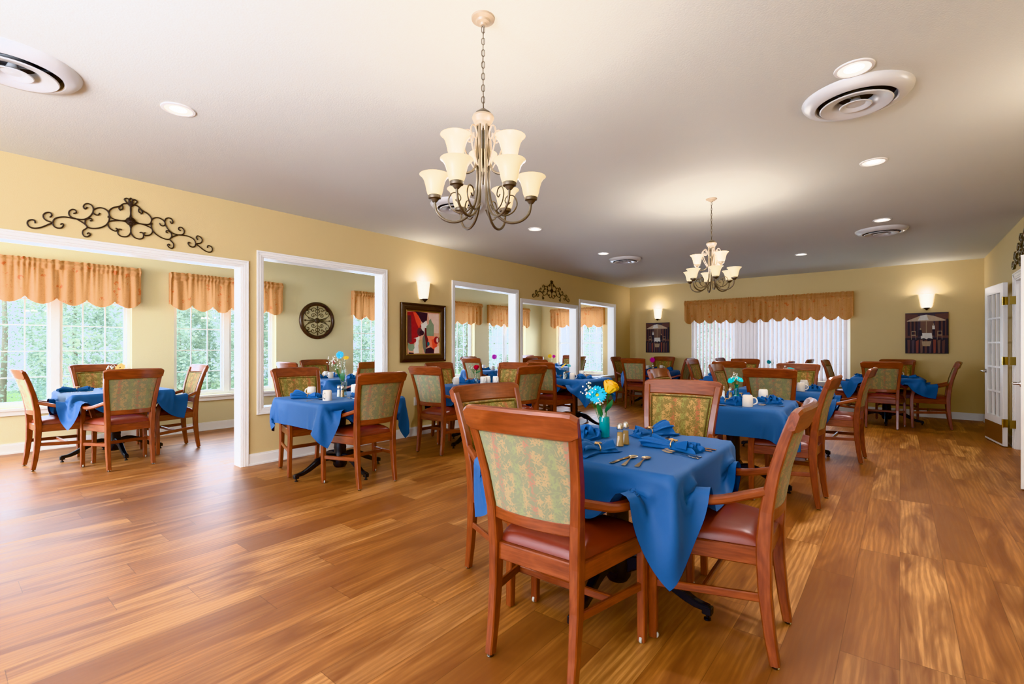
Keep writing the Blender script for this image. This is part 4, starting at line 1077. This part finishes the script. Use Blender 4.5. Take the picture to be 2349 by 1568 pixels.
def framed():
    y0, y1, z0, z1 = 4.07, 4.895, 1.035, 1.862; yc, zc = (y0+y1)/2, (z0+z1)/2; W, Hh = y1-y0, z1-z0
    t = thing('framed_picture', 'abstract red still life of jugs and bottles in a dark brown frame', 'picture', (XL, yc, zc), R(90))
    # local: x along the wall (+x = +y world), z up, -y out of the wall
    m = MB(); prof = [(0, 0), (0, .030), (.018, .034), (.026, .024), (.05, .036), (.085, .030), (.098, .020)]
    cs = [(-1, -1), (1, -1), (1, 1), (-1, 1)]
    rs = [[(sx*(W/2-i), -d, sz*(Hh/2-i)) for i, d in prof] for sx, sz in cs]
    n = len(prof)
    m.grid([[r_[k] for k in range(n)] for r_ in rs], closed_u=True); m.build('frame', M['dkwood'], t, 15)
    m = MB(); p2 = [(.096, .018), (.103, .024), (.112, .022), (.116, .012)]
    rs = [[(sx*(W/2-i), -d, sz*(Hh/2-i)) for i, d in p2] for sx, sz in cs]; m.grid(rs, closed_u=True); m.build('gilt_liner', plain('gilt_liner', srgb(150,120,70), .4, .6), t, 15)
    cw, chh = W/2-.114, Hh/2-.114
    cols = [srgb(*c) for c in ((214,160,130), (150,30,34), (220,78,52), (48,28,40), (132,146,116), (224,216,200), (98,30,34), (190,160,110), (240,128,92), (110,112,98), (46,96,108), (90,56,60), (226,190,170))]
    mats = []
    for k, c in enumerate(cols):
        T = NT('canvas_paint_%d' % k); g = T.n('TexCoord').outputs['Object']; nz = T.n('TexNoise', {'Vector': g, 'Scale': 22.0, 'Detail': 4.0}).outputs[0]
        T.bsdf(Base_Color=T.mix(T.math('MULTIPLY', nz, .6), c, tuple(min(1, q*1.5+.03) for q in c)), Roughness=.6); mats.append(T.mat)
    m = MB(); L = [0]
    def poly(mi, pts):
        L[0] += 1; d = -.011-.00015*L[0]; m.add([((2*u-1)*cw, d, (1-2*v)*chh) for u, v in pts], [tuple(range(len(pts)))], mi)
    def blob(mi, u, v, ru, rv, n=22, a0=0, a1=2*PI): poly(mi, [(u+ru*math.cos(a0+(a1-a0)*k/n), v+rv*math.sin(a0+(a1-a0)*k/n)) for k in range(n+(0 if a1-a0 > 6 else 1))])
    poly(0, [(0,0),(1,0),(1,1),(0,1)]); poly(1, [(.02,.02),(.30,.0),(.42,.35),(.32,.62),(.18,.78),(0,.80),(0,.05)]); poly(11, [(0,.1),(.12,.1),(.14,.72),(0,.75)])
    poly(2, [(.18,.02),(.30,.03),(.42,.24),(.36,.40),(.27,.26)]); poly(3, [(.24,.0),(.62,.02),(.60,.2),(.5,.28),(.42,.22),(.34,.1)])
    poly(5, [(.42,.30),(.58,.20),(.62,.30),(.56,.52),(.44,.48)]); blob(11, .38, .48, .08, .1); poly(12, [(.64,.04),(.98,.03),(.98,.5),(.84,.5),(.7,.3)])
    poly(4, [(.66,.2),(.72,.15),(.75,.22),(.82,.30),(.82,.58),(.58,.57),(.58,.34),(.66,.28)]); poly(8, [(.58,.57),(.82,.57),(.9,.68),(.9,.95),(.78,.98),(.7,.8),(.62,.74)])
    poly(2, [(.74,.66),(.92,.62),(.92,.9),(.84,.97),(.78,.86)]); poly(6, [(.53,.38),(.58,.38),(.59,.55),(.64,.66),(.62,.84),(.56,.86),(.52,.6)])
    poly(9, [(.46,.62),(.52,.52),(.56,.72),(.58,.99),(.52,.97),(.46,.8)]); blob(3, .44, .5, .07, .06)
    poly(5, [(.20,.63),(.37,.59),(.36,.72),(.33,.8),(.35,.98),(.2,.99),(.19,.86),(.25,.74)]); blob(1, .23, .68, .04, .05)
    poly(4, [(.02,.73),(.1,.77),(.2,.76),(.22,.86),(.16,.93),(.06,.92),(.02,.84)]); poly(7, [(.34,.67),(.44,.66),(.47,.8),(.47,.99),(.36,.99),(.35,.8)])
    poly(3, [(.56,.88),(.72,.84),(.82,.9),(.82,.99),(.54,.99)]); blob(10, .64, .76, .04, .05); blob(1, .9, .67, .08, .09); blob(12, .93, .67, .035, .06); blob(3, .985, .66, .012, .07)
    poly(3, [(.05,.96),(.18,.97),(.2,1),(.05,1)]); poly(12, [(.84,.86),(.98,.8),(.99,.99),(.82,.99)])
    m.build('canvas', mats, t, recalc=False); return t
framed()
def cafe(x0, x1, z0, z1, label, seed, wide):
    """flat canvas of a pale parasol over a white-clothed table on a dark terrace"""
    t = thing('canvas_picture', label, 'picture', ((x0+x1)/2, YB, (z0+z1)/2), 0)
    W, Hh = (x1-x0)/2, (z1-z0)/2; D = .035
    cols = [srgb(*c) for c in ((92,78,80), (104,72,62), (196,170,140), (226,218,206), (40,34,40), (120,92,76), (74,62,68), (136,76,60), (176,150,118))]
    mats = []
    for k, c in enumerate(cols):
        T = NT('terrace_paint_%d' % k); g = T.n('TexCoord').outputs['Object']
        nz = T.n('TexNoise', {'Vector': T.n('Mapping', {'Vector': g, 'Scale': (14.0, 1.0, 3.0)}), 'Scale': 3.0, 'Detail': 3.0}).outputs[0]
        T.bsdf(Base_Color=T.mix(T.math('MULTIPLY', nz, .7), c, tuple(q*.6+.01 for q in c)), Roughness=.55); mats.append(T.mat)
    m = MB(); m.box(-W, W, -D, -.002, -Hh, Hh, 0); L = [0]
    def poly(mi, pts):
        L[0] += 1; d = -D-.0003*L[0]; m.add([((2*u-1)*W, d, (1-2*v)*Hh) for u, v in pts], [tuple(range(len(pts)))], mi)
    poly(6, [(0,0),(1,0),(1,.62),(0,.62)]); poly(1, [(0,.02),(.3,.04),(.3,.6),(0,.62)]); poly(1, [(.7,.04),(1,.02),(1,.62),(.7,.6)]); poly(5, [(.36,.18),(.66,.18),(.66,.6),(.36,.6)])
    for u in (.06, .15, .24, .78, .87, .95): poly(4, [(u,.16),(u+.05,.16),(u+.05,.56),(u,.56)])
    poly(4, [(0,.62),(1,.62),(1,1),(0,1)])
    for k in range(9):
        u = .05+.1*k; poly([1, 0, 7, 5][k % 4], [(u,.66+.02*(k%3)),(u+.07,.66),(u+.06,.98),(u+.01,.99)])
    poly(2, [(.04,.19),(.36,.07),(.5,.05),(.66,.08),(.93,.18),(.93,.205),(.04,.21)]); poly(3, [(.36,.07),(.5,.05),(.55,.18),(.3,.185)])
    poly(8, [(.488,.2),(.505,.2),(.505,.62),(.488,.62)])
    if wide: cx_, wpos, spos = .5, .66, .36
    else: cx_, wpos, spos = .5, .32, .68
    poly(3, [(cx_-.12,.5),(cx_+.12,.5),(cx_+.14,.64),(cx_+.05,.62),(cx_,.65),(cx_-.06,.62),(cx_-.13,.64)]); poly(8, [(cx_-.11,.7),(cx_+.11,.7),(cx_+.08,.82),(cx_-.09,.82)])
    # standing waiter and a seated guest, loose silhouettes
    poly(4, [(wpos-.03,.34),(wpos+.035,.34),(wpos+.03,.56),(wpos-.02,.56)]); poly(3, [(wpos-.028,.32),(wpos+.03,.32),(wpos+.034,.41),(wpos-.028,.41)]); poly(8, [(wpos-.012,.27),(wpos+.014,.27),(wpos+.014,.315),(wpos-.012,.315)])
    poly(4, [(spos-.04,.42),(spos+.03,.42),(spos+.045,.56),(spos-.05,.58)]); poly(8, [(spos-.012,.375),(spos+.014,.375),(spos+.014,.42),(spos-.012,.42)])
    for c_ in (.2, .8): poly(8, [(c_-.05,.45),(c_+.05,.45),(c_+.045,.465),(c_-.045,.465)]); poly(8, [(c_-.05,.45),(c_-.04,.45),(c_-.05,.66),(c_-.06,.66)]); poly(8, [(c_+.04,.45),(c_+.05,.45),(c_+.06,.66),(c_+.05,.66)]); poly(8, [(c_-.05,.54),(c_+.05,.54),(c_+.05,.56),(c_-.05,.56)])
    m.build('canvas', mats, t, recalc=False); return t
cafe(-4.858, -4.277, 1.11, 1.834, 'narrow dark painting of a parasol over a cafe table, near the room corner', 1, False)
cafe(.075, .655, 1.13, 1.855, 'squarer dark painting of a parasol over a cafe table, nearer the french doors', 2, True)

# ------------------------------------------------------------------ iron scrollwork
SCR = [[(-.602,-.137),(-.605,-.117),(-.622,-.113),(-.642,-.128),(-.644,-.155),(-.628,-.175),(-.599,-.176),(-.563,-.159),(-.528,-.132),(-.503,-.113),(-.495,-.088),(-.475,-.066),(-.436,-.052),(-.398,-.051),(-.36,-.053),(-.314,-.047),(-.281,-.021),(-.26,.013),(-.252,.047),(-.26,.077),(-.281,.091),(-.304,.084),(-.316,.059),(-.305,.042),(-.292,.061)],
 [(-.519,-.073),(-.507,-.054),(-.516,-.035),(-.536,-.038),(-.554,-.057),(-.555,-.082),(-.54,-.101),(-.516,-.109),(-.502,-.117),(-.495,-.139),(-.475,-.15),(-.451,-.144),(-.438,-.122),(-.444,-.108),(-.457,-.118)],
 [(-.378,-.012),(-.36,0),(-.366,.018),(-.385,.021),(-.404,-.001),(-.404,-.03),(-.385,-.047),(-.36,-.053),(-.327,-.071),(-.305,-.087),(-.288,-.107),(-.255,-.111),(-.207,-.095),(-.166,-.06),(-.148,-.011),(-.152,.042),(-.173,.068),(-.207,.075),(-.241,.058),(-.255,.032),(-.244,.01),(-.222,.009),(-.211,.029)],
 [(-.275,-.05),(-.263,-.047),(-.265,-.032),(-.281,-.032),(-.301,-.048),(-.305,-.079),(-.292,-.106),(-.301,-.122),(-.318,-.142),(-.321,-.169),(-.308,-.189),(-.288,-.186),(-.272,-.165),(-.284,-.153),(-.292,-.165)],
 [(-.071,.091),(-.057,.099),(-.06,.126),(-.086,.113),(-.124,.093),(-.148,.061),(-.148,.025),(-.131,.001),(-.096,-.006),(-.053,-.004),(-.016,.016),(-.002,.058),(-.002,.105),(-.004,.14),(-.024,.153),(-.053,.143),(-.074,.119),(-.083,.097),(-.071,.08)],
 [(-.106,-.08),(-.093,-.087),(-.106,-.106),(-.138,-.094),(-.156,-.067),(-.152,-.035),(-.117,-.017),(-.067,-.007),(-.024,-.017),(-.002,-.054),(-.002,-.101),(-.024,-.136),(-.06,-.145),(-.086,-.131),(-.091,-.103),(-.08,-.083),(-.063,-.087)],
 [(0,.129),(-.025,.156),(-.045,.185),(-.025,.199),(-.007,.175),(0,.129)], [(0,.135),(-.012,.165),(-.011,.19),(0,.208)]]
def scrollwork(label, loc, rz, sx, sz, mat, r=.0054):
    t = thing('hanging_scroll_ornament', label, 'wall decoration', loc, rz)
    for s in (-1, 1):
        m = MB()
        for st in SCR: m.tube([(p.x*sx*-s, -.014, p.z*sz) for p in crv([(a, 0, b) for a, b in st], 4)], r, 6)
        m.build('scroll', mat, t, 70)
    m = MB(); rs = [(0, -.03), (.012, -.03), (.018, -.026), (.034, -.024), (.037, -.016), (.037, -.008), (0, -.006)]
    for k in range(len(rs)): pass
    m.lathe([(a, b) for a, b in rs], 20); m.v = [(x, z, y) for x, y, z in m.v]
    for k in range(8):
        a = 2*PI*k/8; m.tube([(.012*math.cos(a), -.03, .012*math.sin(a)), (.03*math.cos(a), -.027, .03*math.sin(a))], .004, 5)
    m.build('rosette', mat, t, 40)
    m = MB()
    for q in ((-.15, .01), (.15, .01)): m.box(q[0]*sx-.008, q[0]*sx+.008, -.014, 0, q[1]-.008, q[1]+.008)
    m.build('mount', mat, t); return t
scrollwork('wide black iron scroll ornament above the sunroom doorway beside the gerbera table', (XL, 1.132, 2.361), R(90), 1, 1, M['dkiron'])
scrollwork('black iron scroll ornament above the farther sunroom doorway, near the room corner', (XL, 7.715, 2.345), R(90), .98, .98, M['dkiron'])
scrollwork('pewter scroll ornament above the french doors', (XR, 7.60, 2.44), R(-90), 1.42, 1.28, M['pewter'], .012)
def medallion():
    t = thing('hanging_medallion', 'round brown framed iron scrollwork medallion on the sunroom wall', 'wall decoration', (XA, 4.372, 1.715), R(90))
    m = MB(); rs = [(.265, -.005), (.268, -.03), (.285, -.042), (.31, -.038), (.328, -.02), (.33, -.002)]; m.lathe(rs, 56); m.v = [(x, z, y) for x, y, z in m.v]; m.build('rim', M['dkwood'], t, 30)
    m = MB(); y = -.014
    def T(pts, r=.0055):
        for sx in (-1, 1):
            for sz in (-1, 1): m.tube([(p.x*sx, y, p.z*sz) for p in crv([(a, 0, b) for a, b in pts], 4)], r, 5)
    T([(0, .05), (0, .26)]); T([(.04, 0), (.25, 0)])
    T([(.02, .09), (.05, .12), (.09, .12), (.11, .09), (.09, .065), (.065, .07), (.065, .095), (.08, .095)]); T([(.02, .2), (.06, .225), (.1, .21), (.11, .18), (.09, .16), (.07, .17), (.075, .19)])
    T([(.05, .02), (.12, .04), (.19, .07), (.225, .12), (.205, .165), (.165, .165), (.155, .135), (.175, .12), (.19, .135)]); T([(.0, .13), (.04, .155), (.03, .185), (0, .2)]); T([(.11, .18), (.15, .2), (.18, .18), (.205, .165)])
    T([(.05, .02), (.1, .015), (.15, .03), (.17, .05)])
    m.lathe([(0, -.03), (.02, -.028), (.045, -.02), (.05, -.008), (0, -.006)], 16); k0 = len(m.v)-16*5; m.v[k0:] = [(a, c, b) for a, b, c in m.v[k0:]]
    for (a, b) in ((0, .24), (0, -.24), (.225, 0), (-.225, 0)):
        dx, dz = (.016, .03) if a == 0 else (.03, .016)
        m.add([(a-dx, y-.006, b), (a, y-.006, b-dz), (a+dx, y-.006, b), (a, y-.006, b+dz), (a, y-.014, b)], [(0,1,4),(1,2,4),(2,3,4),(3,0,4)])
    m.build('scrollwork', M['dkpewter'], t, 60); return t
medallion()
t = MB(); t.box(XL, XL+.006, 4.31, 4.385, .425, .54, ch=.002)
o = t.build('wall_outlet', M['plate']); tag(o, 'cream outlet plate low on the wall below the abstract picture', 'outlet', kind='thing')

# ------------------------------------------------------------------ ceiling fittings
def make_vent():
    t = thing('ceiling_vent', 'x', 'vent')
    m = MB(); m.lathe([(.275, 0), (.272, -.010), (.255, -.030), (.225, -.044), (.205, -.046), (.198, -.040), (.195, -.01), (.195, -.002)], 48); m.build('outer_ring', M['vent'], t, 40)
    m = MB(); m.lathe([(.0, -.001), (.197, -.001)], 40); m.build('throat', M['dark'], t)
    m = MB(); m.lathe([(.088, -.004), (.092, -.022), (.12, -.048), (.176, -.058), (.181, -.053), (.15, -.042), (.112, -.022), (.1, -.004)], 40); m.build('middle_ring', M['vent'], t, 40)
    m = MB(); m.lathe([(.02, -.004), (.03, -.03), (.055, -.052), (.077, -.060), (.081, -.056), (.06, -.045), (.03, -.048), (.0, -.05)], 32); m.build('centre_cone', M['vent'], t, 40)
    m = MB()
    for a in (.4, .4+PI): m.bar([(.02*math.cos(a), .02*math.sin(a), -.012), (.2*math.cos(a), .2*math.sin(a), -.012)], .012, .004, (0,0,1), .001)
    m.build('strut', M['steel'], t); return t
vent = Proto(make_vent())
for x, y, lab in ((-3.62, .28, 'round ceiling vent over the doorway to the gerbera table'), (-.205, 3.49, 'large round ceiling vent over the yellow rose table'), (-3.60, 3.50, 'round ceiling vent half hidden by the big chandelier'), (-3.62, 7.48, 'round ceiling vent near the far sunroom doorway'), (-.185, 7.68, 'round ceiling vent nearest the french doors')):
    vent.put((x, y, H), R(rng.uniform(0, 90)), lab, 'round ceiling vents')
def make_can():
    t = thing('recessed_downlight', 'x', 'downlight')
    m = MB(); m.lathe([(.092, 0), (.09, -.006), (.076, -.008), (.072, -.002)], 36); m.build('trim_ring', M['white'], t, 40)
    m = MB(); m.lathe([(.073, -.003), (.06, -.0025), (.046, -.002)], 32); m.build('reflector', emit('reflector_glow', srgb(255,236,206), 3.5), t, 40)
    m = MB(); m.lathe([(.047, -.0022), (.03, -.005), (0, -.006)], 28); m.build('lamp_face', M['lamp'], t, 60); return t
can = Proto(make_can())
for x, y, lab in ((-3.51, .99, 'round downlight nearest the first ceiling vent above the sunroom doorway'), (-.19, 3.13, 'round downlight close beside the large ceiling vent over the yellow rose table'), (-.165, 4.81, 'round downlight between the two door-side ceiling vents'), (-.16, 7.08, 'round downlight just before the vent near the french doors'), (-1.233, 8.89, 'round downlight ahead of the wide back window'), (-3.665, 6.81, 'round downlight just before the vent near the far sunroom doorway'), (-3.58, 4.85, 'round downlight past the big chandelier, by itself')):
    can.put((x, y, H), 0, lab, 'recessed downlights')
    lamp('downlight_lamp', 'SPOT', (x, y, H-.012), 150, (1, .9, .74), rot=(0, 0, 0), spot_size=R(125), spot_blend=.9, shadow_soft_size=.05)
def make_chandelier():
    t = thing('chandelier', 'x', 'chandelier')
    m = MB(); m.lathe([(0, H-.035), (.012, H-.034), (.016, H-.026), (.03, H-.022), (.034, H-.014), (.052, H-.008), (.054, H)], 28); m.build('ceiling_canopy', M['bronze_l'], t, 40)
    m = MB(); z = H-.035; k = 0
    while z > 2.335:
        q = [(.0075*math.cos(a)*(k % 2 == 0), .0075*math.cos(a)*(k % 2 == 1), z-.017+.017*math.sin(a)) for a in [2*PI*i/12 for i in range(12)]]
        m.tube(q, .0020, 5, closed=True); z -= .0265; k += 1
    m.tube([(.002, .002, H-.03), (-.002, .002, 2.55), (.002, -.002, 2.32)], .0022, 5)
    m.build('chain', M['bronze'], t, 60)
    m = MB(); m.lathe([(0, 2.325), (.012, 2.325), (.02, 2.318), (.034, 2.308), (.035, 2.300), (.047, 2.296), (.05, 2.286), (.042, 2.268), (.034, 2.262), (.034, 2.25), (0, 2.25)], 28); m.build('top_collar', M['bronze_l'], t, 40)
    m = MB(); m.lathe([(0, 2.3265), (.013, 2.3265), (.022, 2.319), (.0355, 2.309), (.0365, 2.302), (.03, 2.300)], 28); m.build('collar_cap', M['bronze'], t, 40)
    def shade(par, c):
        m = MB(); m.lathe([(.016, -.008), (.028, -.004), (.030, .006), (.027, .014)], 20, c=c); m.lathe([(0, -.02), (.01, -.02), (.02, -.008), (0, -.006)], 14, c=c); m.build('shade_cup', M['bronze'], par, 40)
        m = MB(); m.lathe([(0, .003), (.024, .004), (.031, .014), (.036, .03), (.041, .055), (.048, .078), (.058, .094), (.068, .102), (.0655, .1025), (.055, .092), (.045, .076), (.038, .054)], 28, c=c)
        o = m.build('lamp_shade', M['shade'], par, 60); o['label'] = 'glowing alabaster glass bell shade'
    for k in range(6):
        a = PI/3*k; ca, sa = math.cos(a), math.sin(a)
        m = MB(); pts = crv([(.028, 0, 2.255), (.027, 0, 2.10), (.026, 0, 1.99), (.036, 0, 1.905), (.070, 0, 1.842), (.118, 0, 1.815), (.170, 0, 1.822), (.208, 0, 1.856), (.218, 0, 1.905)], 5)
        m.tube([(p.x*ca, p.x*sa, p.z) for p in pts], .0062, 8); arm = m.build('arm', M['bronze'], t, 60)
        shade(arm, (.218*ca, .218*sa, 1.922))
        m = MB(); pts = crv([(.045, 0, 1.885), (.09, 0, 1.85), (.135, 0, 1.865), (.155, 0, 1.905), (.14, 0, 1.94), (.112, 0, 1.94), (.1, 0, 1.918), (.112, 0, 1.902), (.125, 0, 1.912)], 5)
        m.tube([(p.x*ca-.012*sa, p.x*sa+.012*ca, p.z) for p in pts], .0034, 6); m.build('scroll', M['bronze'], t, 60)
    for k in range(3):
        a = R(120*k+90); ca, sa = math.cos(a), math.sin(a)
        m = MB(); pts = crv([(.02, 0, 2.25), (.024, 0, 2.13), (.045, 0, 2.05), (.085, 0, 2.022), (.122, 0, 2.034), (.1366, 0, 2.062)], 5)
        m.tube([(p.x*ca, p.x*sa, p.z) for p in pts], .0056, 8); arm = m.build('arm', M['bronze'], t, 60)
        shade(arm, (.1366*ca, .1366*sa, 2.075))
        for d in (-1, 1):
            m = MB(); pts = crv([(.042, 0, 2.06), (.075, 0, 2.12), (.092, 0, 2.17), (.088, 0, 2.215), (.066, 0, 2.23), (.046, 0, 2.205), (.05, 0, 2.178), (.068, 0, 2.178), (.07, 0, 2.195)], 5); b = a+d*.42
            m.tube([(p.x*math.cos(b), p.x*math.sin(b), p.z) for p in pts], .0032, 6); m.build('scroll', M['bronze_l'], t, 60)
    return t
ch = Proto(make_chandelier())
for x, y, rz, lab in ((-1.466, 1.59, R(42.7), 'large bronze chandelier with nine glowing bell shades, the one closer to us'), (-1.472, 4.987, R(-3.6), 'second bronze chandelier of nine bell shades, hanging before the wide back window')):
    ch.put((x, y, 0), rz, lab, 'bronze chandeliers')
    for k in range(6):
        a = rz+PI/3*k; lamp('chandelier_lamp', 'POINT', (x+.218*math.cos(a), y+.218*math.sin(a), 2.035), 3.4 if y < 3 else 5.5, WARM, shadow_soft_size=.035)
    for k in range(3):
        a = rz+R(120*k+90); lamp('chandelier_lamp', 'POINT', (x+.1366*math.cos(a), y+.1366*math.sin(a), 2.19), 2.4 if y < 3 else 4, WARM, shadow_soft_size=.035)

# ------------------------------------------------------------------ garden outside
m = MB(); m.box(-26, -8.25, -14, 30, -.5, -.42); m.box(-8.25, 6, YB+.15, 30, -.5, -.42); struct('lawn', m, M['soil'])
def make_tree(seed, kind):
    r = random.Random(seed); t = thing('garden_tree', 'x', 'tree')
    hgt = 5.2; m = MB(); m.tube([(0, 0, 0), (.05, .03, 2), (-.03, 0, 4.4)], [.06, .045, .015], 8); m.build('trunk', M['bark'], t, 60)
    m = MB(); n = 10500
    for k in range(n):
        z = r.uniform(.05, hgt)**1.0; f = z/hgt; rad = (.95 if kind else 1.0)*(1-f)**.4*(.55+.45*r.random()**.4)*(1+.22*math.sin(9*z+3*r.random()))
        a = r.uniform(0, 2*PI); rad *= 1+.25*math.sin(3*a+2*z)
        c = Vector((rad*math.cos(a), rad*math.sin(a), z+.1*math.sin(a*5)))
        d = Vector((math.cos(a), math.sin(a), r.uniform(-.9, .5) if kind else r.uniform(-.6, .9))).normalized(); s = d.cross(Vector((r.uniform(-1, 1), r.uniform(-1, 1), r.uniform(-1, 1)))).normalized()
        L = r.uniform(.08, .15) if kind else r.uniform(.05, .085); w = L*(.08 if kind else .3)
        for e in ((0,) if not kind else (-.6, 0, .6)):
            dd = (d+s*e).normalized(); ss = dd.cross(s+d*.01).normalized() if kind else s
            m.add([c, c+dd*L*.5+ss*w, c+dd*L, c+dd*L*.5-ss*w], [(0, 1, 2, 3)])
    o = m.build('foliage', M['foliage'], t, recalc=False); return t
TR = [Proto(make_tree(3, 1)), Proto(make_tree(5, 0))]
k = 0
for x, y, kd, lab in ((-10.9, -.5, 1, 'feathery conifer outside at the edge of the gerbera table window'), (-10.9, 2.4, 1, 'feathery conifer outside the window behind the gerbera table'), (-10.9, 5.3, 0, 'leafy tree outside the window before the round medallion'), (-10.9, 8.2, 1, 'feathery conifer outside the window just past the medallion'), (-10.9, 11.1, 0, 'leafy tree outside, seen through the pass-through beyond the abstract picture'), (-10.9, 14.0, 0, 'leafy tree outside the long wall window next to the sunroom corner'),
                     (-13.6, .9, 1, 'second-row conifer between the two trunks nearest the gerbera table window'), (-13.6, 3.8, 0, 'second-row tree outside, behind the wide doorway post'), (-13.6, 6.7, 1, 'second-row conifer outside beyond the medallion wall'), (-13.6, 9.6, 0, 'second-row tree outside, seen beside the past-medallion valance'), (-13.6, 12.5, 1, 'second-row conifer outside beyond the abstract picture'), (-13.6, 15.4, 1, 'second-row conifer outside past the sunroom corner'), (-13.6, 18.4, 0, 'farthest tree outside past the sunroom corner'),
                     (-8.1, 15.0, 1, 'feathery conifer outside the end window of the sunroom'), (-5.2, 15.6, 0, 'leafy tree outside the end window of the sunroom'), (-16.3, 2.4, 0, 'third-row tree outside the gerbera table window'), (-16.3, 5.4, 0, 'third-row tree outside, behind the medallion wall')):
    TR[kd].put((x, y, -.42), k*1.1, lab, 'garden trees'); k += 1

# ------------------------------------------------------------------ light
w = bpy.data.worlds.new('sky'); SC.world = w; w.use_nodes = True; nt = w.node_tree; bg = nt.nodes['Background']
bg.inputs[0].default_value = (.86, .94, 1.0, 1); bg.inputs[1].default_value = 3.2
sd = Vector((.55, -.25, .8)); so = lamp('sun', 'SUN', (-5, -5, 20), 4.2, (1, .96, .88), angle=R(3)); so.rotation_euler = sd.to_track_quat('Z', 'Y').to_euler()
DAY = (.88, .95, 1.0)
for a, b in WIN+[(-1.9, -.4)]:  # last span has no window built: an added area lamp for more daylight
    lamp('window_daylight', 'AREA', (XA-.32, (a+b)/2, 1.4), 80, DAY, rot=(0, R(-90), 0), shape='RECTANGLE', size=1.5, size_y=1.4)
lamp('window_daylight', 'AREA', (-6.8, YB+.35, 1.4), 120, DAY, rot=(R(-90), 0, 0), shape='RECTANGLE', size=1.4, size_y=1.5)
lamp('window_daylight', 'AREA', (-2.25, YB+.35, 1.4), 60, DAY, rot=(R(-90), 0, 0), shape='RECTANGLE', size=2.9, size_y=1.5)
lamp('room_light', 'AREA', (-1.8, -2.9, 1.6), 280, (.97, .98, 1), rot=(R(98), 0, 0), shape='RECTANGLE', size=5.5, size_y=2.2)  # added fill behind the camera, no fixture there
lamp('bounce_flash', 'AREA', (-1.6, -1.6, 1.5), 225, (.93, .97, 1), rot=(R(170), 0, R(20)), shape='DISK', size=1.2)  # added fill aimed up at the ceiling for even ambient, no real flash
lamp('sunroom_light', 'AREA', (-6.8, -2.9, 1.6), 480, DAY, rot=(R(92), 0, 0), shape='RECTANGLE', size=2.2, size_y=2.2)  # added fill at the unseen sunroom end, brightens its interior
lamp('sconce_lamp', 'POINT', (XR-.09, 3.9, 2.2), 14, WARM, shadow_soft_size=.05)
lamp('hall_lamp', 'POINT', (2.2, 7.6, 2.4), 25, (1, .92, .8), shadow_soft_size=.1)
SC.view_settings.view_transform = 'Khronos PBR Neutral'; SC.view_settings.look = 'None'; SC.view_settings.exposure = 0.10
SC.view_settings.use_white_balance = True; SC.view_settings.white_balance_temperature = 5500; SC.view_settings.white_balance_tint = 12
SC.cycles.use_adaptive_sampling = True; SC.cycles.adaptive_threshold = .08; SC.cycles.max_bounces = 7; SC.cycles.diffuse_bounces = 3; SC.cycles.glossy_bounces = 3; SC.cycles.transmission_bounces = 5; SC.cycles.transparent_max_bounces = 16
SC.cycles.sample_clamp_indirect = 6.0; SC.cycles.caustics_reflective = False; SC.cycles.caustics_refractive = False
SC.cycles.use_denoising = True
